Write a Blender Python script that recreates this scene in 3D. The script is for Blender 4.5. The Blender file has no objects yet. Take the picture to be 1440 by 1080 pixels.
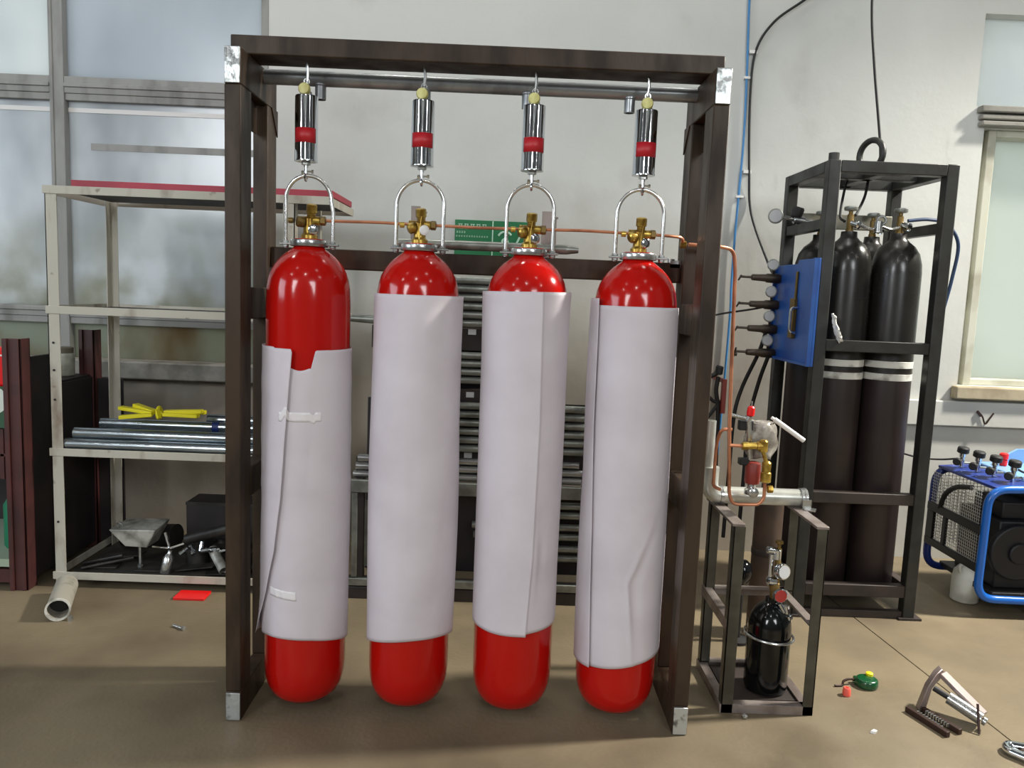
import bpy, bmesh, math, random
from mathutils import Vector, Matrix
PI = math.pi
random.seed(7)
C = bpy.context.scene.collection

# ------------------------------------------------------------------ camera, world, lights, exposure
def make_camera():
    f, pit, rol, yaw = 1107.54, .1162, .0402, .0141
    cp, sp = math.cos(pit), math.sin(pit)
    fw = Vector((math.sin(yaw)*cp, math.cos(yaw)*cp, -sp))
    r = Vector((math.cos(yaw), -math.sin(yaw), 0)); u = r.cross(fw)
    c, s = math.cos(rol), math.sin(rol)
    r2 = c*r + s*u; u2 = -s*r + c*u
    cam = bpy.data.cameras.new('camera'); o = bpy.data.objects.new('camera', cam); C.objects.link(o)
    m = Matrix((r2, u2, -fw)).transposed().to_4x4(); m.translation = Vector((.0985, -2.3867, 1.3975))
    o.matrix_world = m
    cam.sensor_fit = 'HORIZONTAL'; cam.sensor_width = 36; cam.lens = f/1440*36
    cam.clip_start = .05
    bpy.context.scene.camera = o
make_camera()
w = bpy.data.worlds.new('world'); bpy.context.scene.world = w; w.use_nodes = True
bg = w.node_tree.nodes['Background']; bg.inputs[0].default_value = (.95, .98, 1.0, 1); bg.inputs[1].default_value = 1.2
def area(name, loc, target, sx, sy, power, col):
    l = bpy.data.lights.new(name, 'AREA'); l.shape = 'RECTANGLE'; l.size = sx; l.size_y = sy; l.energy = power; l.color = col
    o = bpy.data.objects.new(name, l); C.objects.link(o); o.location = loc
    o.rotation_euler = (Vector(target)-Vector(loc)).to_track_quat('-Z', 'Y').to_euler(); return o
def lamp(name, loc, power, r, col):
    l = bpy.data.lights.new(name, 'POINT'); l.energy = power; l.shadow_soft_size = r; l.color = col
    o = bpy.data.objects.new(name, l); C.objects.link(o); o.location = loc
area('left_wall_windows', (-6.9, -1.6, 2.7), (0, 0, 1.3), 5, 1.8, 220, (.78, .88, 1))
area('front_window_left', (-3.6, -6.9, 3.5), (0, 0, 1.5), 2.2, 2.0, 270, (.94, .97, 1))
area('front_window_right', (2.4, -6.9, 3.5), (0, 0, 1.5), 2.2, 2.0, 240, (.94, .97, 1))
l = bpy.data.lights.new('right_high_bay_lamp', 'SPOT'); l.energy = 2800; l.shadow_soft_size = .2; l.color = (1, .95, .86); l.spot_size = math.radians(78); l.spot_blend = .9
o = bpy.data.objects.new('right_high_bay_lamp', l); C.objects.link(o); o.location = (4.9, .75, 4.5)
o.rotation_euler = (Vector((1.75, -.15, 0))-Vector(o.location)).to_track_quat('-Z', 'Y').to_euler()
for x, y, p in ((-3.0, 1.0, 60), (-.6, 1.1, 75), (1.6, 1.0, 75), (-2.4, -2.6, 12), (1.9, -2.4, 16), (-.3, -5, 90), (4.5, -4.5, 60), (-4.8, -4.5, 60)):
    lamp('high_bay_lamp', (x, y, 5.5), p, .15, (1, .97, .92))
vs = bpy.context.scene.view_settings
vs.view_transform = 'Standard'; vs.look = 'None'; vs.gamma = 1; vs.use_curve_mapping = False; vs.exposure = 0.0

# ------------------------------------------------------------------ materials
def lin(c):
    return tuple((x/255/12.92 if x/255 <= .04045 else ((x/255+.055)/1.055)**2.4) for x in c) + (1,)
MATS = {}
def mat(name, col, rough=.5, metal=0., col2=None, scale=6., lo=.4, hi=.65, bump=0., bscale=40., stretch=(1,1,1), rough2=None, spec=.5, coat=0., detail=4.):
    m = bpy.data.materials.new(name); m.use_nodes = True; nt = m.node_tree; b = nt.nodes['Principled BSDF']
    b.inputs['Base Color'].default_value = lin(col); b.inputs['Roughness'].default_value = rough; b.inputs['Metallic'].default_value = metal
    b.inputs['Specular IOR Level'].default_value = spec
    b.inputs['Coat Weight'].default_value = coat; b.inputs['Coat Roughness'].default_value = .04
    if col2 or bump or rough2 is not None:
        tc = nt.nodes.new('ShaderNodeTexCoord'); mp = nt.nodes.new('ShaderNodeMapping'); mp.inputs['Scale'].default_value = stretch
        nt.links.new(tc.outputs['Object'], mp.inputs[0])
        n = nt.nodes.new('ShaderNodeTexNoise'); n.inputs['Scale'].default_value = scale; n.inputs['Detail'].default_value = detail
        nt.links.new(mp.outputs[0], n.inputs['Vector'])
        r = nt.nodes.new('ShaderNodeMapRange'); r.inputs[1].default_value = lo; r.inputs[2].default_value = hi
        nt.links.new(n.outputs[0], r.inputs[0])
        if col2:
            mx = nt.nodes.new('ShaderNodeMix'); mx.data_type = 'RGBA'
            mx.inputs[6].default_value = lin(col); mx.inputs[7].default_value = lin(col2)
            nt.links.new(r.outputs[0], mx.inputs[0]); nt.links.new(mx.outputs[2], b.inputs['Base Color'])
        if rough2 is not None:
            r2 = nt.nodes.new('ShaderNodeMapRange'); r2.inputs[3].default_value = rough; r2.inputs[4].default_value = rough2
            nt.links.new(r.outputs[0], r2.inputs[0]); nt.links.new(r2.outputs[0], b.inputs['Roughness'])
        if bump:
            n2 = nt.nodes.new('ShaderNodeTexNoise'); n2.inputs['Scale'].default_value = bscale; n2.inputs['Detail'].default_value = 3
            nt.links.new(mp.outputs[0], n2.inputs['Vector'])
            bp = nt.nodes.new('ShaderNodeBump'); bp.inputs['Strength'].default_value = bump; bp.inputs['Distance'].default_value = .01
            nt.links.new(n2.outputs[0], bp.inputs['Height']); nt.links.new(bp.outputs[0], b.inputs['Normal'])
    MATS[name] = m; return m
def layer(m, col, scale, lo, hi, stretch=(1,1,1), seed=0., strength=1.):
    """one more procedural stain layer over the base colour"""
    nt = m.node_tree; b = nt.nodes['Principled BSDF']; inp = b.inputs['Base Color']
    tc = nt.nodes.new('ShaderNodeTexCoord'); mp = nt.nodes.new('ShaderNodeMapping'); mp.inputs['Scale'].default_value = stretch
    mp.inputs['Location'].default_value = (seed, seed*.7, seed*1.3)
    nt.links.new(tc.outputs['Object'], mp.inputs[0])
    n = nt.nodes.new('ShaderNodeTexNoise'); n.inputs['Scale'].default_value = scale; n.inputs['Detail'].default_value = 5
    nt.links.new(mp.outputs[0], n.inputs['Vector'])
    r = nt.nodes.new('ShaderNodeMapRange'); r.inputs[1].default_value = lo; r.inputs[2].default_value = hi; r.inputs[4].default_value = strength
    nt.links.new(n.outputs[0], r.inputs[0])
    mx = nt.nodes.new('ShaderNodeMix'); mx.data_type = 'RGBA'; mx.inputs[7].default_value = lin(col)
    if inp.is_linked:
        nt.links.new(inp.links[0].from_socket, mx.inputs[6])
    else: mx.inputs[6].default_value = inp.default_value
    nt.links.new(r.outputs[0], mx.inputs[0]); nt.links.new(mx.outputs[2], inp)
    return m
M = MATS
mat('concrete', (126,114,92), .42, 0, (92,81,63), 1.3, .38, .64, .15, 60, rough2=.75, spec=.35)
layer(MATS['concrete'], (104,92,72), 5, .55, .75, seed=3, strength=.5)
layer(MATS['concrete'], (142,131,108), .9, .55, .7, seed=8, strength=.6)
mat('hall_wall', (150,152,150), .9)
mat('hall_roof', (84,86,88), .9)
mat('groove', (80,70,55), .9)
mat('plaster', (210,212,207), .85, 0, (198,200,195), 1.2, .4, .7, .12, 25, spec=.25)
layer(MATS['plaster'], (168,166,158), 2.2, .60, .80, seed=5, strength=.5)
layer(MATS['plaster'], (150,146,136), 6, .68, .8, (1,1,.35), seed=9, strength=.5)
def wall_low_tone():  # noisy plaster tone, browner towards the bottom, weaker at the right end
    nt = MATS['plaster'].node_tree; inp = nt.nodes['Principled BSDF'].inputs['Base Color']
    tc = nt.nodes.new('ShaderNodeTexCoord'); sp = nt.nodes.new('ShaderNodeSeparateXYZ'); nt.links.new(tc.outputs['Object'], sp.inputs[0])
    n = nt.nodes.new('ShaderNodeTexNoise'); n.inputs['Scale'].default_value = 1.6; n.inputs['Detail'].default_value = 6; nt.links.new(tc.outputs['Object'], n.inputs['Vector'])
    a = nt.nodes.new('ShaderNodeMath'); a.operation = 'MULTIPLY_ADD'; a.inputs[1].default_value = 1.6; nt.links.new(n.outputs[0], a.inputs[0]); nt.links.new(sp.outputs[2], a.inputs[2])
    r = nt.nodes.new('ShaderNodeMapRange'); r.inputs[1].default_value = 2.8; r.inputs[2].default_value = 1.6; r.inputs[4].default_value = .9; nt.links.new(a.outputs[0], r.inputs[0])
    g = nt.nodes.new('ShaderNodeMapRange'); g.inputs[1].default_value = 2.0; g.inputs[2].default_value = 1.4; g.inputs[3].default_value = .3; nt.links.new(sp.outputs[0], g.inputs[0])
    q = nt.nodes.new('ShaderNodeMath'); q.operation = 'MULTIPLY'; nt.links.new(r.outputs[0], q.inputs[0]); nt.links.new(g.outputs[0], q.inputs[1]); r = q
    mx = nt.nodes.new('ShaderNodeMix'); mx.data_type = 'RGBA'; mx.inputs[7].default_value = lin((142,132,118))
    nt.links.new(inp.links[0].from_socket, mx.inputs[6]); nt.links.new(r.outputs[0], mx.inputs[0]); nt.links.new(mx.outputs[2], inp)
wall_low_tone()
mat('ledge', (142,140,132), .8, 0, (92,90,82), 5, .45, .65, .2, 40)
mat('sill', (170,158,132), .8, 0, (128,112,86), 4, .48, .7, .15, 40)
mat('window_frame', (150,150,146), .6, 0, (120,120,116), 9, .5, .7, stretch=(1,1,.3))
mat('frame_cream', (196,196,180), .6, 0, (168,166,148), 5, .5, .7)
mat('steel_brown', (64,51,39), .42, .0, (44,34,26), 7, .4, .65, .05, 60, (2,2,.5), rough2=.55, spec=.25)
mat('steel_cut', (200,205,205), .35, .7, (110,112,110), 30, .5, .62, .25, 60)
mat('pipe_grey', (158,162,164), .30, .6, (124,126,128), 10, .45, .65, rough2=.45)
mat('red_paint', (178,18,12), .14, 0, spec=.35, coat=.08)
mat('paper', (208,201,207), .55, 0, (198,190,196), 5, .4, .7, .03, 14, spec=.3)
mat('tape', (228,224,226), .12, 0, spec=.6)
mat('chrome', (215,220,225), .08, 1.)
mat('zinc', (196,198,196), .24, .85, (165,167,166), 12, .4, .65)
mat('zinc_bright', (222,222,220), .2, .9)
mat('label_red', (178,28,38), .45)
mat('knob_cream', (212,208,138), .4, 0, (178,170,92), 30)
mat('brass', (216,186,92), .3, .8, (140,108,44), 25, .4, .65)
mat('brass_dark', (120,98,52), .45, .6)
mat('copper', (206,142,108), .36, .6, (170,112,84), 14, .45, .65)
mat('plastic_white', (225,224,220), .4)
mat('sign_green', (16,112,66), .5)
mat('sign_white', (190,226,205), .6)
mat('cream_steel', (186,182,168), .55, 0, (128,112,94), 8, .56, .74, .08, 50, (1,1,.4))
layer(MATS['cream_steel'], (92,70,54), 16, .68, .78, seed=2)
mat('shelf_dark', (46,44,40), .7, 0, (70,66,58), 7)
mat('red_board', (172,42,62), .5, 0, (150,36,52), 4)
mat('galv', (176,186,192), .22, .9, (140,150,156), 9, .4, .65, stretch=(.4,2,2))
mat('galv_dull', (150,154,148), .38, .7, (112,114,108), 12, .42, .66)
mat('pipe_silver', (206,208,200), .3, .5, (180,182,174), 9, .45, .65)
mat('blue_tape', (22,40,100), .5)
mat('yellow', (222,210,20), .5)
mat('scrap_dark', (44,42,40), .5, .4, (70,68,64), 10)
mat('scrap_light', (196,196,188), .5, .3, (120,120,112), 14)
mat('maroon', (78,40,38), .55, 0, (58,32,30), 6, .4, .65)
mat('dark_sheet', (34,30,31), .6, 0, (48,40,40), 5)
mat('jar', (176,178,164), .45, 0, (140,142,126), 12)
mat('jar_lid', (96,92,76), .6)
mat('bright_red', (222,22,22), .35)
mat('poster_green', (46,84,56), .6)
mat('poster_pale', (208,216,206), .6)
mat('pale_shelf', (156,172,150), .6)
mat('green', (22,118,84), .5)
mat('black_frame', (52,53,50), .42, .3, (40,40,37), 9, .4, .65, .05, 60, rough2=.55)
mat('frame_rust', (56,46,41), .6, .0, (40,33,30), 9)
mat('cyl_dark', (34,33,30), .24, .0, (29,27,24), 5, .4, .6, rough2=.36)
mat('cyl_brown', (42,32,32), .45, 0, (34,26,26), 6)
mat('cyl_white', (198,198,190), .5, 0, (110,106,98), 14, .5, .68)
mat('black_gloss', (10,12,13), .12, 0, spec=.45)
mat('rack_olive', (84,82,72), .4, .4, (66,62,54), 9, .4, .65, .05, 50)
mat('bar_olive', (128,126,112), .5, .2, (100,98,86), 6)
mat('rack_bare', (150,140,134), .45, .5, (120,108,102), 12)
mat('blue_panel', (34,92,172), .42, 0, (26,72,150), 5)
mat('reg_body', (80,70,60), .4, .5, (60,50,44), 12)
mat('gauge_face', (196,198,200), .3)
mat('rubber', (22,22,22), .6)
mat('hose_blue', (58,128,184), .45)
mat('hose_navy', (34,58,92), .4)
mat('rag', (215,214,206), .8)
mat('blue_tube', (18,92,178), .3, 0, coat=.3)
mat('blue_dark', (24,48,120), .4)
mat('blue_pale', (120,160,205), .3)
mat('mesh_grey', (176,176,172), .4, .4)
mat('machine', (30,30,33), .5, .3)
mat('jug', (206,206,196), .45, 0, (176,174,160), 6)
mat('tape_green', (14,74,40), .25, coat=.4)
mat('cap_red', (226,92,76), .5)
mat('tool_grey', (146,132,128), .4, .6)
mat('tool_brown', (58,40,34), .5, .4)
mat('plastic_film', (168,164,156), .25, 0, (128,122,114), 30, .4, .6)
mat('red_brown', (128,44,34), .5)
mat('rust', (84,66,54), .6, .1, (60,48,40), 6)
mat('red_gauge', (170,56,50), .4)
mat('stained_white', (214,214,208), .7)

def pane_mat(name, tcol, dcol, stain=None, st=(1.5,.5,.7), gl=.06, mixd=.3):
    m = bpy.data.materials.new(name); m.use_nodes = True; nt = m.node_tree; nt.nodes.clear()
    out = nt.nodes.new('ShaderNodeOutputMaterial')
    tr = nt.nodes.new('ShaderNodeBsdfTranslucent'); tr.inputs[0].default_value = lin(tcol)
    df = nt.nodes.new('ShaderNodeBsdfDiffuse'); df.inputs[0].default_value = lin(dcol)
    g = nt.nodes.new('ShaderNodeBsdfGlossy'); g.inputs['Roughness'].default_value = .22
    a = nt.nodes.new('ShaderNodeMixShader'); a.inputs[0].default_value = mixd
    b = nt.nodes.new('ShaderNodeMixShader'); b.inputs[0].default_value = gl
    nt.links.new(tr.outputs[0], a.inputs[1]); nt.links.new(df.outputs[0], a.inputs[2])
    nt.links.new(a.outputs[0], b.inputs[1]); nt.links.new(g.outputs[0], b.inputs[2]); nt.links.new(b.outputs[0], out.inputs[0])
    if stain:
        tc = nt.nodes.new('ShaderNodeTexCoord'); mp = nt.nodes.new('ShaderNodeMapping'); mp.inputs['Scale'].default_value = (1,1,.55)
        nt.links.new(tc.outputs['Object'], mp.inputs[0])
        n = nt.nodes.new('ShaderNodeTexNoise'); n.inputs['Scale'].default_value = st[0]; n.inputs['Detail'].default_value = 4
        nt.links.new(mp.outputs[0], n.inputs['Vector'])
        r = nt.nodes.new('ShaderNodeMapRange'); r.inputs[1].default_value = st[1]; r.inputs[2].default_value = st[2]
        nt.links.new(n.outputs[0], r.inputs[0])
        for sh, c in ((tr, tcol), (df, dcol)):
            mx = nt.nodes.new('ShaderNodeMix'); mx.data_type = 'RGBA'
            mx.inputs[6].default_value = lin(c); mx.inputs[7].default_value = lin(stain)
            nt.links.new(r.outputs[0], mx.inputs[0]); nt.links.new(mx.outputs[2], sh.inputs[0])
    MATS[name] = m
pane_mat('pane_blue', (212,219,224), (190,196,200), (186,194,200), (1.2,.45,.7))
pane_mat('pane_low', (226,230,232), (186,190,192), (160,166,170), (1.4,.45,.68))
pane_mat('pane_green', (178,186,174), (158,162,150), (140,126,98), (2.6,.5,.7))
pane_mat('pane_bright', (244,248,246), (214,218,218), (206,214,218), (.9,.45,.7))
pane_mat('pane_white', (228,234,228), (216,222,214), (206,214,206), (.8,.45,.7), mixd=.25)

def low_dirt(name, col, z0, z1):
    nt = MATS[name].node_tree
    tc = nt.nodes.new('ShaderNodeTexCoord'); sp = nt.nodes.new('ShaderNodeSeparateXYZ'); nt.links.new(tc.outputs['Object'], sp.inputs[0])
    r = nt.nodes.new('ShaderNodeMapRange'); r.inputs[1].default_value = z1; r.inputs[2].default_value = z0; nt.links.new(sp.outputs[2], r.inputs[0])
    n = nt.nodes.new('ShaderNodeTexNoise'); n.inputs['Scale'].default_value = 3.2; n.inputs['Detail'].default_value = 5; nt.links.new(tc.outputs['Object'], n.inputs['Vector'])
    q = nt.nodes.new('ShaderNodeMapRange'); q.inputs[1].default_value = .35; q.inputs[2].default_value = .65; nt.links.new(n.outputs[0], q.inputs[0])
    m = nt.nodes.new('ShaderNodeMath'); m.operation = 'MULTIPLY'; nt.links.new(r.outputs[0], m.inputs[0]); nt.links.new(q.outputs[0], m.inputs[1])
    for ty in ('ShaderNodeBsdfTranslucent', 'ShaderNodeBsdfDiffuse'):
        sh = [k for k in nt.nodes if k.bl_idname == ty][0]; mx = nt.nodes.new('ShaderNodeMix'); mx.data_type = 'RGBA'
        nt.links.new(sh.inputs[0].links[0].from_socket, mx.inputs[6]); mx.inputs[7].default_value = lin(col)
        nt.links.new(m.outputs[0], mx.inputs[0]); nt.links.new(mx.outputs[2], sh.inputs[0])
low_dirt('pane_low', (150,150,122), .22, .85)
low_dirt('pane_green', (150,128,92), -.2, .25)

# ------------------------------------------------------------------ mesh helpers
class MB:
    def __init__(s): s.v = []; s.f = []
    def add(s, vs, fs):
        o = len(s.v); s.v += [tuple(p) for p in vs]; s.f += [tuple(i+o for i in f) for f in fs]; return s
    def box(s, x0, x1, y0, y1, z0, z1):
        return s.hexa([(x0,y0,z0),(x1,y0,z0),(x1,y1,z0),(x0,y1,z0),(x0,y0,z1),(x1,y0,z1),(x1,y1,z1),(x0,y1,z1)])
    def hexa(s, p):
        return s.add(p, [(3,2,1,0),(4,5,6,7),(0,1,5,4),(1,2,6,5),(2,3,7,6),(3,0,4,7)])
    def bar(s, a, b, wx, wy, up=(0,0,1)):
        a, b = Vector(a), Vector(b); d = (b-a).normalized(); u = Vector(up)
        if abs(d.dot(u)) > .98: u = Vector((0,1,0))
        r = d.cross(u).normalized()*wx/2; u = r.cross(d).normalized()*wy/2
        return s.hexa([a-r-u, a+r-u, a+r+u, a-r+u, b-r-u, b+r-u, b+r+u, b-r+u])
    def cyl(s, a, b, r0, r1=None, n=20, cap=True):
        return s.tube([a, b], [r0, r0 if r1 is None else r1], n, cap)
    def tube(s, pts, r, n=12, cap=True, closed=False):
        P = [Vector(p) for p in pts]; k = len(P); R = r if isinstance(r, (list, tuple)) else [r]*k
        T = []
        for i in range(k):
            if closed: t = P[(i+1) % k]-P[i-1]
            else: t = P[min(i+1, k-1)]-P[max(i-1, 0)]
            T.append(t.normalized())
        u = Vector((0,0,1)) if abs(T[0].z) < .9 else Vector((0,1,0))
        u = (u-T[0]*u.dot(T[0])).normalized(); vs = []
        for i in range(k):
            u = (u-T[i]*u.dot(T[i])).normalized(); w_ = T[i].cross(u)
            vs += [P[i]+R[i]*(math.cos(2*PI*j/n)*u+math.sin(2*PI*j/n)*w_) for j in range(n)]
        fs = []
        for i in range(k if closed else k-1):
            a, b = i*n, ((i+1) % k)*n
            fs += [(a+j, a+(j+1) % n, b+(j+1) % n, b+j) for j in range(n)]
        if cap and not closed: fs += [tuple(range(n-1, -1, -1)), tuple(range((k-1)*n, k*n))]
        return s.add(vs, fs)
    def pipe(s, a, b, r, t=.004, n=20):
        """hollow pipe"""
        a, b = Vector(a), Vector(b); L = (b-a).length
        return s.lathe([(r,0),(r,L),(r-t,L),(r-t,0)], a, b-a, n, True)
    def lathe(s, prof, base=(0,0,0), axis=(0,0,1), n=32, ring=False):
        ax = Vector(axis).normalized(); u = Vector((0,0,1)) if abs(ax.z) < .9 else Vector((1,0,0))
        u = (u-ax*u.dot(ax)).normalized(); w_ = ax.cross(u); b = Vector(base); vs = []
        for r, h in prof: vs += [b+ax*h+max(r, 1e-5)*(math.cos(2*PI*j/n)*u+math.sin(2*PI*j/n)*w_) for j in range(n)]
        fs = [(i*n+j, i*n+(j+1) % n, (i+1)*n+(j+1) % n, (i+1)*n+j) for i in range(len(prof)-1) for j in range(n)]
        k = (len(prof)-1)*n
        if ring: fs += [(k+j, k+(j+1) % n, (j+1) % n, j) for j in range(n)]
        else: fs += [tuple(range(n-1, -1, -1)), tuple(range(k, k+n))]
        return s.add(vs, fs)
    def prism(s, poly, vec):
        n = len(poly); v = Vector(vec); P = [Vector(p) for p in poly]
        return s.add(P+[p+v for p in P], [tuple(range(n-1, -1, -1)), tuple(range(n, 2*n))]+[(i, (i+1) % n, n+(i+1) % n, n+i) for i in range(n)])
    def torus(s, c, axis, R, r, n=28, m=8):
        ax = Vector(axis).normalized(); u = Vector((0,0,1)) if abs(ax.z) < .9 else Vector((1,0,0))
        u = (u-ax*u.dot(ax)).normalized(); w_ = ax.cross(u)
        return s.tube([Vector(c)+R*(math.cos(2*PI*j/n)*u+math.sin(2*PI*j/n)*w_) for j in range(n)], r, m, False, True)
    def grid(s, fn, nu, nv):
        vs = [fn(i/nu, j/nv) for i in range(nu+1) for j in range(nv+1)]
        return s.add(vs, [(i*(nv+1)+j, (i+1)*(nv+1)+j, (i+1)*(nv+1)+j+1, i*(nv+1)+j+1) for i in range(nu) for j in range(nv)])
    def out(s, name, m, parent=None, bev=0., smooth=True, solid=0.):
        me = bpy.data.meshes.new(name); off = Vector(parent.location) if parent and not parent.parent else None
        if parent is not None:
            p = parent; off = Vector((0,0,0))
            while p: off += Vector(p.location); p = p.parent
        vs = [tuple(Vector(v)-off) for v in s.v] if off else s.v
        me.from_pydata(vs, [], s.f); me.validate()
        b = bmesh.new(); b.from_mesh(me); bmesh.ops.recalc_face_normals(b, faces=b.faces); b.to_mesh(me); b.free()
        if smooth:
            me.polygons.foreach_set('use_smooth', [True]*len(me.polygons)); me.set_sharp_from_angle(angle=math.radians(38))
        me.materials.append(MATS[m]); o = bpy.data.objects.new(name, me); C.objects.link(o)
        if parent: o.parent = parent
        if solid:
            d = o.modifiers.new('thickness', 'SOLIDIFY'); d.thickness = solid; d.offset = 0
        if bev:
            d = o.modifiers.new('bevel', 'BEVEL'); d.width = bev; d.segments = 2; d.limit_method = 'ANGLE'; d.angle_limit = math.radians(40)
        return o
def arc(pts, rad, n=6):
    """polyline with rounded corners"""
    P = [Vector(p) for p in pts]; o = [P[0]]
    for i in range(1, len(P)-1):
        a = (P[i-1]-P[i]); b = (P[i+1]-P[i]); r = min(rad, a.length*.49, b.length*.49); a = a.normalized(); b = b.normalized()
        p0, p1 = P[i]+a*r, P[i]+b*r
        for k in range(n+1):
            t = k/n; o.append((1-t)**2*p0+2*t*(1-t)*P[i]+t*t*p1)
    return o+[P[-1]]
def spline(pts, n=8):
    P = [Vector(p) for p in pts]; P = [2*P[0]-P[1]]+P+[2*P[-1]-P[-2]]; o = []
    for i in range(1, len(P)-2):
        for k in range(n):
            t = k/n; a, b, c, d = P[i-1:i+3]
            o.append(.5*((2*b)+(c-a)*t+(2*a-5*b+4*c-d)*t*t+(3*b-a-3*c+d)*t**3))
    return o+[P[-2]]
def tag(o, label, cat, group=None, kind=None):
    o['label'] = label; o['category'] = cat
    if group: o['group'] = group
    if kind: o['kind'] = kind
    return o
def thing(name, label, cat, loc=(0,0,0), group=None):
    o = bpy.data.objects.new(name, None); C.objects.link(o); o.location = loc; o.empty_display_size = .05
    return tag(o, label, cat, group)
def lab(o, l): o['label'] = l; return o
def struct(o, label=None):
    o['kind'] = 'structure'
    if label: o['label'] = label
    return o
def box(*a): return MB().box(*a)

# ------------------------------------------------------------------ room shell
def build_room():
    # floor: two slabs with a saw-cut joint between them
    m = MB(); X0, X1, Y0, Y1 = -7, 7, -7, 2.1; g = .003
    def sx(y): return 1.70+(1.4-y)*.0855
    m.prism([(X0,Y0,-.1),(sx(Y0)-g,Y0,-.1),(sx(Y1)-g,Y1,-.1),(X0,Y1,-.1)], (0,0,.1))
    m.prism([(sx(Y0)+g,Y0,-.1),(X1,Y0,-.1),(X1,Y1,-.1),(sx(Y1)+g,Y1,-.1)], (0,0,.1))
    fl = struct(m.out('floor', 'concrete', smooth=False))
    m = MB(); m.prism([(sx(Y0)-.02,Y0,-.1),(sx(Y0)+.02,Y0,-.1),(sx(Y1)+.02,Y1,-.1),(sx(Y1)-.02,Y1,-.1)], (0,0,.092))
    m.out('joint', 'groove', fl, smooth=False)
    # back wall with its window openings
    m = MB(); a, b, T = 1.9, 2.14, 6.2
    m.box(-7, -1.177, a, b, 0, .95); m.box(-7, -1.177, a, b, 3.4, T); m.box(-7, -4.0, a, b, .95, 3.4)
    m.box(-1.177, 2.555, a, b, 0, T)
    m.box(2.555, 4.2, a, b, 0, .985); m.box(2.555, 2.61, a, b, .985, 2.36)
    m.box(2.555, 4.2, a, b, 2.36, 2.47); m.box(2.555, 4.2, a, b, 2.94, T); m.box(4.2, 7, a, b, 0, T)
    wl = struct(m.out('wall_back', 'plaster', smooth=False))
    struct(box(-4.0, -1.177, 1.80, 1.9, .856, .95).out('trim_1', 'ledge', bev=.008))
    struct(box(1.9, 4.6, 1.868, 1.9, .76, .90).out('trim_2', 'plaster', bev=.006))
    # left window: grey frame, frosted panes
    wn = struct(thing('window_1', 'x', 'x', (-2.27, 1.9, .95))); del wn['label']; del wn['category']
    for x0, x1 in ((-2.31,-2.235),(-3.70,-3.63)):
        m = MB(); m.box(x0, x1, 1.885, 1.97, .95, 3.4); m.box(x0+.012, x0+.022, 1.879, 1.885, .95, 3.4); m.out('mullion', 'window_frame', wn, bev=.004)
    m = MB(); m.box(-1.215, -1.177, 1.895, 1.97, .95, 3.4); m.out('jamb', 'window_frame', wn, bev=.004)
    for z0, z1 in ((2.335,2.42),(1.17,1.225)):
        for x0, x1 in ((-3.63,-2.31),(-2.235,-1.215)):
            m = MB(); m.box(x0, x1, 1.888, 1.97, z0, z1); m.box(x0, x1, 1.878, 1.888, z0+.03, z0+.05); m.box(x0, x1, 1.895, 1.97, z0-.035, z0)
            m.out('transom', 'window_frame', wn, bev=.003)
    rows = ((.95,1.135,'pane_green'),(1.225,2.30,'pane_low'),(2.42,3.4,'pane_blue'))
    for x0, x1 in ((-3.63,-2.31),(-2.235,-1.215)):
        for z0, z1, mm in rows:
            box(x0, x1, 1.93, 1.936, z0, z1).out('pane', 'pane_bright' if mm == 'pane_blue' and x0 < -3 else mm, wn)  # top-left pane is paler: white sky glare put into its colour
        lab(box(x0, x1, 1.922, 1.93, 2.245, 2.268).out('glazing_strip', 'plastic_white', wn), 'white horizontal strip across the pane')
    lab(box(-2.12, -1.24, 1.924, 1.93, 2.055, 2.09).out('reflection_strip', 'window_frame', wn), 'grey strip standing in for a reflection on the pane')  # grey bar laid on the glass to stand in for a reflection
    # right windows
    wn = struct(thing('window_2', 'x', 'x', (3.4, 1.9, .94))); del wn['label']; del wn['category']
    m = MB(); m.box(2.61, 2.70, 1.97, 2.10, .985, 2.36); m.box(2.655, 2.70, 1.93, 1.97, .985, 2.36); m.out('jamb', 'frame_cream', wn, bev=.004)
    box(2.70, 4.2, 1.93, 2.10, 2.325, 2.36).out('head_rail', 'frame_cream', wn, bev=.004)
    box(2.70, 4.2, 1.95, 2.10, .985, 1.02).out('bottom_rail', 'frame_cream', wn, bev=.004)
    box(2.70, 4.2, 2.03, 2.036, 1.02, 2.325).out('pane', 'pane_white', wn)
    m = MB(); m.box(2.575, 4.2, 1.84, 1.9, .915, .985); m.out('sill', 'sill', wn, bev=.008)
    wn = struct(thing('window_3', 'x', 'x', (3.4, 1.9, 2.47))); del wn['label']; del wn['category']
    box(2.555, 4.2, 1.98, 1.986, 2.47, 2.94).out('pane', 'pane_bright', wn)
    m = MB(); m.box(2.57, 4.2, 1.85, 1.9, 2.365, 2.39); m.box(2.57, 4.2, 1.86, 1.9, 2.40, 2.425); m.box(2.56, 4.2, 1.85, 1.9, 2.435, 2.468)
    struct(m.out('trim_3', 'ledge', bev=.006))
build_room()

def build_hall():
    # the rest of the hall behind and beside the camera
    struct(box(-7.2, -7, -7.2, 2.14, 0, 6.2).out('wall_left', 'hall_wall', smooth=False))
    struct(box(7, 7.2, -7.2, 2.14, 0, 6.2).out('wall_right', 'hall_wall', smooth=False))
    struct(box(-7, 7, -7.2, -7, 0, 6.2).out('wall_front', 'hall_wall', smooth=False))
    struct(box(-7.2, 7.2, -7.2, 2.14, 6.2, 6.3).out('ceiling', 'hall_roof', smooth=False))
build_hall()

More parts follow.
